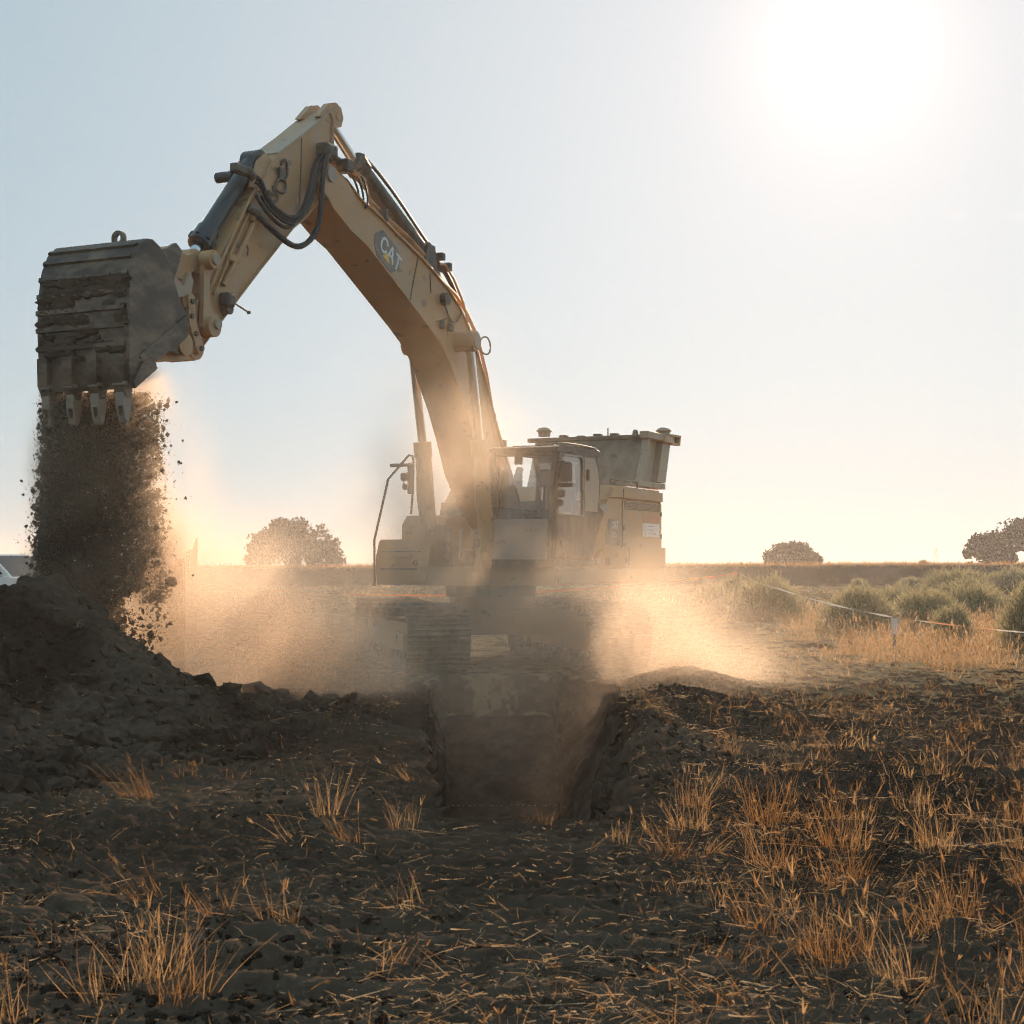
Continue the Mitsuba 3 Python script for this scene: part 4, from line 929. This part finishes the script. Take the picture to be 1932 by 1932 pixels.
def on_heap(rr, n):
    y = 8.4 + 9.5 * rr.random(n)
    x = rr.uniform(-7, -1.7, n)
    h = heap(x, y)
    ok = (h > .03) & (h < 1.3) & (rr.random(n) < np.clip(1.25 - h * .6, .25, 1))
    return x[ok], y[ok]


def on_field(rr, n):
    y = 4.6 + 13 * rr.random(n) ** 1.6
    x = rr.uniform(-.37, .37, n) * y
    dense = meshkit.fbm(np.stack([x * .6, y * .6, 0 * x], -1), 3, 66)
    ok = (rr.random(n) < np.clip((dense - .3) * 3, .05, 1)) & ~((np.abs(x) < .75 + .06 * np.maximum(y - 9, 0)) & (y > 9.1)) & (heap(x, y) < .1)
    return x[ok], y[ok]


tag(add('heap_rubble', scatter(16000, on_heap, lambda rr, n: .014 + .06 * rr.random(n) ** 3, 71), 'clod_soil', False), 'small crumbled earth covering the spoil heap', 'rubble', kind='stuff')
tag(add('field_crumbs', scatter(26000, on_field, lambda rr, n: .007 + .032 * rr.random(n) ** 3.5, 72), 'clod_soil', False), 'small dark crumbs of soil strewn over the tilled field', 'soil crumbs', kind='stuff')

# ------------------------------------------------------------------ the earth dropping from the bucket
rr = np.random.default_rng(88)
n = 150000
zz = 0.4 + 2.82 * rr.random(n)
fall = np.clip((3.25 - zz) / 2.4, 0, 1)
cx = -4.04
half = .50 + .06 * fall
u_ = rr.random(n)
inner_ = rr.uniform(-1, 1, n)
inner_ = np.where(rr.random(n) < .5 * np.clip(inner_, 0, 1), -np.abs(inner_), inner_)          # thinner towards the right
xx_ = np.where(u_ < .86, cx + inner_ * half, np.where(u_ < .975, cx - half - rr.exponential(.02 + .035 * fall ** 1.5, n), cx + half + rr.exponential(.03 + .02 * fall, n)))
yy_ = 15.38 + rr.normal(0, .13, n)
gap = meshkit.fbm(np.stack([xx_ * 4.5, yy_ * 1.2, zz * 2.6], -1), 4, 91)
side_ = (xx_ - cx) / half
ok = (gap > .25 + .10 * np.clip(side_, 0, 1) + .07 * np.clip(fall * 2 - 1, 0, 1)) | (rr.random(n) < .04)
ok &= rr.random(n) < np.clip((zz - .35) / .9, .1, 1) * np.where((zz < 1.15) & (side_ > .35), .3, 1)
xx_, yy_, zz = xx_[ok], yy_[ok], zz[ok]
sz = .0035 + .0035 * rr.random(len(xx_)) + .030 * rr.random(len(xx_)) ** 16
v0 = np.array([[1, 0, 0], [-1, 0, 0], [0, 1, 0], [0, -1, 0], [0, 0, 1], [0, 0, -1.0]])
f0 = np.array([[0, 2, 4], [2, 1, 4], [1, 3, 4], [3, 0, 4], [2, 0, 5], [1, 2, 5], [3, 1, 5], [0, 3, 5]])
q = v0[None] * sz[:, None, None] * rr.uniform(.5, 1.4, (len(sz), 6, 1)) + rr.normal(0, .15, (len(sz), 6, 3)) * sz[:, None, None] + np.stack([xx_, yy_, zz], 1)[:, None]
tag(add('falling_earth', (q.reshape(-1, 3), (f0[None] + (np.arange(len(sz)) * 6)[:, None, None]).reshape(-1, 3)), 'clod_soil', False), 'loose earth dropping in a curtain from the bucket onto the heap', 'earth', kind='stuff')
for (x, y, z, s) in ((-3.27, 15.3, 2.53, .02), (-3.34, 15.3, 1.36, .045), (-3.42, 15.35, 1.30, .02), (-3.44, 15.3, 1.21, .04), (-3.37, 15.4, 1.46, .018), (-4.78, 15.2, 2.35, .02), (-3.30, 15.3, 3.12, .016)):
    k, key = 0, 'falling_clod'
    while key in scene:
        k += 1
        key = f'falling_clod_{k:03d}'
    scene[key] = {**CLODS[k], 'to_world': T().translate([x, y, z]).rotate([1, 1, 0], 70.0 * k).scale([s, s, s * 1.5])}
    tag(key, 'single clod of earth in mid-air beside the falling curtain of earth', 'clod', 'clods in mid-air')


# ------------------------------------------------------------------ bushes, trees and far things
def bush(x, y, w, h, n, seed, lean=0.0):
    """A rounded bush of many fine upright twigs. Returns foliage and stems."""
    r = np.random.default_rng(seed)
    a, u = r.uniform(0, 2 * np.pi, n), r.random(n)
    pol = np.arccos(1 - .96 * u)
    lump = .60 + .80 * meshkit.fbm(np.stack([np.cos(a) * 1.4, np.sin(a) * 1.4, pol * 1.3 + seed], -1), 3, seed)
    d = np.stack([np.sin(pol) * np.cos(a) * w / 2, np.sin(pol) * np.sin(a) * w / 2, np.cos(pol) * h], 1) * lump[:, None]
    depth = r.uniform(.25, .9, n)[:, None]
    b = np.array([x, y, float(ground_z(np.array(x), np.array(y))) - .03]) + d * depth
    tip = d * (1 - depth) * .55 + np.stack([r.normal(0, .05, n), r.normal(0, .05, n), r.uniform(.02, .26, n) ** 1.2], 1) * h * .8
    fol = ribbons(b, tip, r.uniform(.010, .026, n) * (.6 + y / 60), np.stack([r.normal(0, .05, n), r.normal(0, .05, n), 0 * a], 1) * h, 3, r)
    k = 40
    aa, pp = r.uniform(0, 2 * np.pi, k), r.uniform(.1, 1.2, k)
    st = ribbons(np.tile([x, y, float(ground_z(np.array(x), np.array(y)))], (k, 1)) + r.normal(0, .05, (k, 3)) * [1, 1, 0], np.stack([np.sin(pp) * np.cos(aa) * w * .4, np.sin(pp) * np.sin(aa) * w * .4, np.cos(pp) * h * .75], 1), np.full(k, .02), r.normal(0, .05, (k, 3)), 3, r)
    return fol, st


BUSHES = [(6.75, 41.5, 2.45, 1.20, 'dark rounded grey-green bush just right of the tall corner stake'), (7.45, 52.5, 1.5, 1.22, 'bush half hidden behind the corner stake'), (7.75, 34.8, 1.9, 1.08, 'broad pale green bush in the middle of the right-hand bushes'), (10.8, 44.0, 2.3, 1.0, 'low green bush behind the broad middle one'),
          (16.6, 58.0, 3.2, 1.45, 'large green bush beyond the dry grass on the right'), (8.85, 31.4, 1.05, .78, 'small green bush standing in the pale dry grass'), (9.0, 27.0, 1.3, 1.28, 'green bush at the right edge of the view'), (23.6, 92.0, 2.4, .85, 'far small bush in front of the bank'), (-8.1, 52.5, 1.2, .82, 'single green bush left of the excavator behind the orange tape'),
          (25.5, 80.0, 4.0, 1.40, 'far wide bush near the bank at the right'), (20.0, 90.0, 1.5, .78, 'far low bush before the bank, right of the corner stake'), (19.5, 57.0, 2.4, 1.35, 'green bush behind the right-edge bush'),
          (9.6, 36.6, 1.9, .95, 'pale bush close behind the broad middle bush, on its right'), (12.6, 43.0, 2.6, 1.05, 'wide low bush between the broad middle bush and the large green bush'), (14.4, 50.0, 2.6, 1.15, 'pale bush in front of the large green bush'),
          (6.0, 46.5, 1.7, 1.0, 'bush at the left end of the right-hand bushes, nearest the excavator'), (12.3, 36.5, 1.5, .9, 'small bush rising from the dry grass near the right edge')]
for k, (x, y, w, h, said) in enumerate(BUSHES):
    key = 'bush' + (f'_{k:03d}' if k else '')
    fol, st = bush(x, y, w, h, int(3400 * w / (1 + y / 60)), 300 + k)
    add(key + '__foliage', fol, 'sage_leaf', False)
    add(key + '__stem', st, 'twig', False)
    tag(key, said, 'bush')

parts_ = []
r = np.random.default_rng(61)
for _ in range(1900):
    y = r.uniform(23, 44)
    x = r.uniform(.17, .37) * y
    inside = x - (5.4 + .05 * (y - 24)) + 3.0 * (meshkit.fbm(np.array([[x * .35, y * .30, 0]]), 3, 5)[0] - .55)
    if inside > -.9 and r.random() < np.clip(.18 + .55 * (inside + .3), .08, 1):
        parts_.append(tuft(x, y, 14, r.uniform(.08, .22 + .30 * np.clip(inside, 0, 1)), .4, r.normal(0, .16, 2), .16, width=.009, heads=.5, r=r))
for _ in range(700):
    y = r.uniform(45, 105)
    x = r.uniform(-.36, .38) * y
    parts_.append(tuft(x, y, 10, r.uniform(.15, .4), .5, r.normal(0, .1, 2), .3, width=.03, r=r))
tag(add('tall_dry_grass', merge(parts_), 'pale_straw', False), 'pale dry grass growing round the bushes on the right', 'grass', kind='stuff')
n = 9000
x = r.uniform(-46, 50, n)
y = 112 + r.uniform(0, 7, n)
h = r.uniform(.10, .38, n)
tag(add('bank_grass', ribbons(np.stack([x, y, base(x, y) - .02], 1), np.stack([r.normal(0, .12, n) * h, 0 * h, h], 1), np.full(n, .045), np.stack([r.normal(0, .1, n) * h, 0 * h, 0 * h], 1), 2, r), 'straw', False), 'thin dry grass along the top of the far bank', 'grass', kind='stuff')


def tree(key, x, y, z0, w, h, lobes, trunks, said, n=5200, seed=1, leaf=.34):
    r = np.random.default_rng(seed)
    cs = []
    for k in range(lobes):
        u = -1 + 2 * (k + r.uniform(.2, .8)) / lobes
        roof = math.sqrt(max(1 - (u * .96) ** 2, .05))
        cs.append((x + u * w * .42, y + r.uniform(-.25, .25) * w, z0 + h * (.08 + (.80 * roof - .08) * (1 - r.random() ** 1.7 * .95)), w * r.uniform(.06, .13)))
    cs = np.array(cs)
    pick = r.integers(0, lobes, n)
    d = r.normal(size=(n, 3))
    d /= np.linalg.norm(d, axis=1, keepdims=True)
    rad = cs[pick, 3] * r.uniform(.35, 1.12, n)
    p = cs[pick, :3] + d * rad[:, None] * np.array([1, 1, .85])
    p = p[(p[:, 2] > z0 + h * .03) & (meshkit.fbm(p * .55, 4, seed) > .43)]
    t = r.normal(size=(len(p), 3))
    t /= np.linalg.norm(t, axis=1, keepdims=True)
    add(key + '__crown', ribbons(p, t * leaf, np.full(len(p), leaf * 1.1), r.normal(0, .06, p.shape), 2, r), 'oak_leaf', False)
    tr = []
    for tx0 in trunks:
        tr.append(hose([(x + tx0, y, z0 - .5), (x + tx0 * 1.05, y, z0 + h * .25), (x + tx0 * 1.2, y, z0 + h * .5)], .16 + .012 * w, 4))
        for c in cs[::3]:
            tr.append(hose([(x + tx0 * 1.1, y, z0 + h * .22), (x + tx0 + (c[0] - x - tx0) * .5, (y + c[1]) / 2, z0 + h * .38), tuple(c[:3])], .07, 3, 6))
    add(key + '__trunk', joined(*tr), 'bark', True)
    tag(key, said, 'tree')


tree('oak_tree', -26.7, 190, .9, 12.2, 6.7, 44, (0, .8), 'broad dark oak on the bank left of the excavator', 15000, 11, .34)
tree('oak_tree_001', 56.0, 170, 1.2, 12.5, 5.6, 40, (-2.5, 1.5, 3.2), 'tall dark oak cut by the right edge of the view', 15000, 12, .34)
tree('oak_tree_002', 33.8, 190, 1.2, 8.0, 2.9, 26, (-2.2, .6, 2.2), 'low wide tree on the bank skyline right of the excavator', 9000, 14, .28)
tree('oak_tree_003', -39.6, 190, .8, 3.2, 2.6, 6, (0,), 'small tree behind the orange marker board', 3000, 15, .28)
fol, st = bush(39.5, 150, 1.2, .55, 500, 333)
add('bush_017__foliage', fol, 'sage_leaf', False)
tag('bush_017', 'tiny far bush alone on the bank skyline at the right', 'bush')

# the lattice mast on the horizon
pm_ = []
mx, my, mz, mh = 298.5, 1100, 1.2, 11.6
for sx in (-1, 1):
    for sy in (-1, 1):
        pm_.append(rod((mx + sx * 1.5, my + sy * 1.5, mz), (mx + sx * .45, my + sy * .45, mz + mh), .16, 5))
for k in range(6):
    z0, z1 = mz + mh * k / 6, mz + mh * (k + 1) / 6
    w0, w1 = 1.5 - 1.05 * k / 6, 1.5 - 1.05 * (k + 1) / 6
    pm_ += [rod((mx - w0, my, z0), (mx + w1, my, z1), .10, 4), rod((mx + w0, my, z0), (mx - w1, my, z1), .10, 4)]
add('pylon__tower', joined(*pm_), 'grey_paint')
for k, (zz_, ww) in enumerate(((mh * .98, 1.9), (mh * .80, 3.0), (mh * .64, 2.4))):
    add('pylon__cross_arm', rod((mx - ww, my, mz + zz_), (mx + ww, my, mz + zz_), .13, 5), 'grey_paint')
tag('pylon', 'faint far pylon on the horizon at the right', 'pylon')

# ------------------------------------------------------------------ barrier tape and stakes
mat('board_orange', (0.80, 0.34, 0.15), 0.5)
leafy('tape_orange', (0.80, 0.27, 0.10), 0.9)
leafy('tape_white', (0.80, 0.76, 0.72), 0.9)
leafy('tape_peach', proc(lambda p, n, uv: mix((0.82, 0.42, 0.24), (0.82, 0.76, 0.70), smoothstep(0.45, 0.55, noise(p.x * 1.6, p.y * 1.6, 0)))), 0.9)
mat('stake_wood', (0.34, 0.26, 0.17), 0.8)
mat('stake_white', (0.70, 0.69, 0.68), 0.6)


def tape(points, width, n=60, sag=.05, twist=9.0, seed=0):
    p = np.asarray(points, float)
    seg = np.linalg.norm(np.diff(p, axis=0), axis=1)
    s = np.concatenate([[0], np.cumsum(seg)])
    t = np.linspace(0, s[-1], n)
    q = np.stack([np.interp(t, s, p[:, k]) for k in range(3)], 1)
    ph = np.interp(t, s, np.arange(len(p))) % 1
    q[:, 2] -= sag * 4 * ph * (1 - ph)
    a = twist * meshkit.noise(np.stack([t * .35, 0 * t, 0 * t], -1), seed)
    w_ = np.stack([0 * a, .4 * np.sin(a), np.cos(a)], 1) * width / 2
    v = np.stack([q - w_, q + w_], 1).reshape(-1, 3)
    k = 2 * np.arange(n - 1)
    return v, np.concatenate([np.stack([k, k + 1, k + 3], 1), np.stack([k, k + 3, k + 2], 1)])


POST = np.array([5.95, 41.0, 0])
tag(add('barrier_tape', tape([(-9.5, 30.5, 1.10), (-5.0, 30, 1.05), (-1.3, 30.2, .93), (2.4, 34.5, 1.05), (5.95, 41, 1.31)], .05, 120, .03), 'tape_orange', False), 'thin orange tape stretched behind the excavator to the corner stake', 'barrier tape')
tag(add('barrier_tape_001', tape([(5.95, 41, 1.31), (6.05, 35.5, .98)], .04, 40, .04, seed=3), 'tape_white', False), 'white barrier tape sloping down from the corner stake past the dark bush', 'barrier tape')
tag(add('barrier_tape_002', tape([(6.05, 35.5, .98), (6.87, 28, .58)], .035, 40, .05, seed=5), 'tape_white', False), 'white barrier tape between the broad bush and the white tag stake', 'barrier tape')
tag(add('barrier_tape_003', tape([(6.87, 28, .58), (8.9, 24.3, .40)], .022, 60, .03, seed=8), 'tape_peach', False), 'thin orange and white barrier tape from the white tag stake to the right edge', 'barrier tape')
add('tape_stake__pole', hose([(5.75, 41, -.1), (5.86, 41, .7), (5.96, 41, 1.36)], .035, 3), 'stake_wood', True)
tag('tape_stake', 'tall leaning wooden corner stake holding the tape', 'stake')
tag(add('tape_stake_001', hose([(6.35, 40.6, .0), (6.2, 40.6, .55), (6.02, 40.6, .95)], .014, 3), 'bark', True), 'thin dark brace leaning beside the corner stake', 'stake')
add('tape_stake_002__pole', box((6.83, 28.0, 0), (6.87, 28.05, .62)), 'stake_wood')
add('tape_stake_002__tag', box((6.79, 27.975, .28), (6.91, 27.995, .56), .004), 'stake_white')
tag('tape_stake_002', 'short stake with a white tag in the dry grass', 'stake')
add('marker_board__board', plate([(-6.99, 1.0), (-6.85, .95), (-6.85, 2.12), (-6.89, 2.08), (-6.99, 1.72)], 33.98, 34.0), 'board_orange')
add('marker_board__post', box((-6.875, 34.0, 0), (-6.85, 34.02, 2.10)), 'stake_wood')
tag('marker_board', 'upright orange marker board behind the falling earth', 'marker board')

# ------------------------------------------------------------------ the parked pickup behind the heap (its own axes: x forward, y left)
PK = T().translate([-16.35, 50.2, 0]).rotate([0, 0, 1], -32.0)
mat('white_car', (0.72, 0.72, 0.71), 0.3, spec=0.5, clearcoat=0.6)
mat('car_glass', (0.02, 0.022, 0.024), 0.06, spec=0.7)
mat('tyre', (0.025, 0.025, 0.025), 0.8)


def pk(name, mesh, m, smooth=30):
    return add('pickup_truck__' + name, mesh, m, smooth, PK)


prof = [(-2.9, .55), (-2.9, 1.16), (-1.05, 1.18), (.95, 1.16), (1.3, 1.14), (2.55, 1.06), (2.72, .98), (2.78, .55), (2.35, .5), (2.25, .8), (1.95, .92), (1.6, .8), (1.5, .5), (-1.35, .5), (-1.45, .8), (-1.75, .92), (-2.1, .8), (-2.2, .5)]
pk('body', plate(prof, -.96, .96), 'white_car')
pk('cab', joined(plate([(-1.02, 1.16), (-.92, 1.80), (-.80, 1.86), (.15, 1.87), (.35, 1.82), (1.28, 1.15)], -.78, -.72), plate([(-1.02, 1.16), (-.92, 1.80), (-.80, 1.86), (.15, 1.87), (.35, 1.82), (1.28, 1.15)], .72, .78), plate([(-.92, 1.80), (-.80, 1.86), (.15, 1.87), (.35, 1.82), (.33, 1.79), (.15, 1.83), (-.80, 1.82)], -.72, .72)), 'white_car')
pk('windscreen', plate([(.37, 1.80), (1.24, 1.16), (1.21, 1.16), (.35, 1.79)], -.71, .71), 'car_glass')
for y in (-.785, .775):
    pk('side_window', plate([(-.30, 1.20), (-.28, 1.74), (.22, 1.74), (.92, 1.22)], y, y + .01), 'car_glass')
    pk('rear_side_window', plate([(-.92, 1.22), (-.84, 1.74), (-.38, 1.74), (-.40, 1.20)], y, y + .01), 'car_glass')
    pk('mirror', box((.70, np.sign(y) * .80, 1.18), (.84, np.sign(y) * 1.05, 1.36), .04), 'dark_paint')
pk('rear_window', plate([(-1.03, 1.2), (-.95, 1.72), (-.96, 1.72), (-1.04, 1.2)], -.6, .6), 'car_glass')
pk('grille', box((2.76, -.6, .68), (2.80, .6, .95), .01), 'dark_paint')
for y in (-.78, .78):
    pk('headlight', box((2.70, y - .16, .80), (2.79, y + .16, .97), .03), 'white_sticker')
pk('bumper', box((2.6, -.95, .42), (2.88, .95, .60), .05), 'grey_paint')
for x in (1.92, -1.78):
    for y in (-.85, .85):
        wkey = pk('wheel', boss(x, .40, y - .13, y + .13, .40, 28), 'tyre')
        add(wkey + '__rim', boss(x, .40, y - .135, y + .135, .22, 20), 'grey_paint', 30, PK)
tag('pickup_truck', 'white pickup parked beyond the spoil heap at the left edge', 'pickup truck')

# ------------------------------------------------------------------ dust in the air
def smoothstep_np(t):
    t = np.clip(t, 0, 1)
    return t * t * (3 - 2 * t)


def dust(name, centre, size, turn_deg, res, top, color, g, label):
    """A box of drifting dust: centre and size in metres, turned about the vertical; the density (per metre) comes from dust_field."""
    c, size = np.array(centre, float), np.array(size, float)
    n = np.maximum((size / res).astype(int), 2)
    u = [((np.arange(n[k]) + 0.5) / n[k] - 0.5) * size[k] for k in range(3)]
    w, v, u = np.meshgrid(u[2], u[1], u[0], indexing='ij')
    a = math.radians(turn_deg)
    x, y, z = c[0] + u * math.cos(a) - v * math.sin(a), c[1] + u * math.sin(a) + v * math.cos(a), c[2] + w
    rim = smoothstep_np((size[2] / 2 - w) / 0.4) * smoothstep_np((size[1] / 2 - np.abs(v)) / 0.25) * smoothstep_np((size[0] / 2 - np.abs(u) + 0.02) / 0.02)
    d = np.clip(dust_field(x, y, z) * rim, 0, top).astype(np.float32)
    print(name, d.shape, 'max', d.max(), 'mean', d.mean())
    at = T().translate(c.tolist()).rotate([0, 0, 1], turn_deg)
    scene[name + '_medium'] = {'type': 'heterogeneous', 'albedo': rgb(*color), 'phase': {'type': 'hg', 'g': g},
                               'sigma_t': {'type': 'gridvolume', 'grid': mi.VolumeGrid(d[..., None]), 'to_world': at @ T().translate((-size / 2).tolist()).scale(size.tolist()), 'filter_type': 'trilinear'}}
    scene[name] = {'type': 'cube', 'to_world': at @ T().scale((size / 2).tolist()), 'bsdf': {'type': 'null'}, 'interior': {'type': 'ref', 'id': name + '_medium'}, 'exterior': {'type': 'ref', 'id': 'air'}}
    labels[name] = {'label': label, 'category': 'dust cloud', 'kind': 'stuff'}


def blob(x, y, z, c, r, p=2.0):
    return np.exp(-(((x - c[0]) / r[0]) ** 2 + ((y - c[1]) / r[1]) ** 2 + ((z - c[2]) / r[2]) ** 2) ** (p / 2))


def wisps(x, y, z, f, seed, sharp=1.6):
    q = np.stack([x, y, z], -1)
    warp = np.stack([meshkit.fbm(q * f * 0.7, 2, seed + 20 + k) for k in range(3)], -1) - 0.5
    n = meshkit.fbm(q * f + 1.6 * warp, 4, seed)
    return np.clip((n - 0.32) * 2.6, 0, 1.4) ** sharp


def column_dust(x, y, z):
    along = np.clip((3.55 - z) / 2.4, 0, 1)
    cx, cy = -4.03, 15.3
    q = np.stack([x, y, z], -1)
    rag = meshkit.fbm(q * np.array([2.0, 2.0, 1.5]), 3, 64) - 0.5
    half = 0.56 + 0.10 * along + 0.22 * rag
    side = np.clip((x - cx) / 0.6, -1, 1)
    soft = np.where(side < 0, 0.03, 0.05 + 0.05 * along)
    n = wisps(x, y, z * 0.55, 2.0, 60)
    streak = meshkit.fbm(q * np.array([5.0, 5.0, 0.9]), 3, 66)
    core = 1 / (1 + np.exp(np.clip((np.abs(x - cx) - half) / soft, -40, 40))) * np.exp(-((y - cy) / 0.34) ** 4)
    halo = blob(x, y, z, (-3.52, 15.5, 1.5), (0.40, 0.6, 1.2)) * 1.2 + blob(x, y, z, (-3.35, 15.75, 0.95), (0.5, 0.7, 0.7)) * 2.4
    return core * (0.35 + 5.0 * n * (0.3 + 1.3 * streak)) * smoothstep_np((z - 0.7) / 0.4) + halo * (0.15 + 1.2 * n)


def main_dust(x, y, z):
    n = wisps(x, y, z, 0.95, 70, 2.0)
    s = 2.6 * blob(x, y, z, (-3.3, 17.2, 0.75), (1.0, 0.8, 0.80))
    s += 2.2 * blob(x, y, z, (-2.6, 18.0, 0.35), (1.1, 0.9, 0.60))
    s += 1.2 * blob(x, y, z, (-1.7, 18.6, 0.10), (1.0, 1.0, 0.45))
    s += 1.15 * blob(x, y, z, (1.45, 19.0, 0.45), (0.95, 1.0, 0.65))
    s += 0.9 * blob(x, y, z, (2.2, 19.6, 0.10), (0.9, 1.2, 0.40))
    s += 0.45 * blob(x, y, z, (-0.55, 19.4, 1.6), (0.9, 1.2, 1.1))
    s += 0.6 * blob(x, y, z, (-0.9, 19.3, 2.9), (0.7, 1.3, 1.3))
    s += 0.75 * blob(x, y, z, (0.4, 20.0, 1.1), (1.2, 1.2, 0.6))
    s += 0.07 * blob(x, y, z, (0, 22.0, 0.8), (4.5, 4.0, 1.1))
    return s * (0.10 + 1.35 * n) + 0.02 * np.exp(-np.maximum(z, 0) / 1.2) * smoothstep_np((y - 16) / 4) * smoothstep_np((z + 0.2) / 0.4)


def trench_dust(x, y, z):
    n = wisps(x, y, z, 1.1, 80)
    s = 0.035 * blob(x, y, z, (0.0, 14.8, -0.75), (0.9, 2.0, 0.6)) + 0.09 * blob(x, y, z, (0.05, 16.9, -0.1), (1.0, 1.5, 0.6)) + 0.25 * blob(x, y, z, (-1.6, 16.6, 0.2), (0.9, 1.0, 0.3))
    return s * (0.3 + 1.2 * n)


def dust_field(x, y, z):
    return column_dust(x, y, z) + main_dust(x, y, z) + trench_dust(x, y, z)


dust('falling_dust', (-4.23, 16.05, 1.95), (1.72, 3.4, 3.3), 12.0, 0.045, 5.0, (0.90, 0.75, 0.59), 0.45, 'brown dust of the earth dropping from the raised bucket')
dust('dust_cloud', (0.19, 20.09, 1.75), (8.6, 12.4, 6.3), 12.0, 0.10, 1.45, (0.95, 0.80, 0.65), 0.45, 'golden backlit dust drifting round the tracks, the cab and the trench')
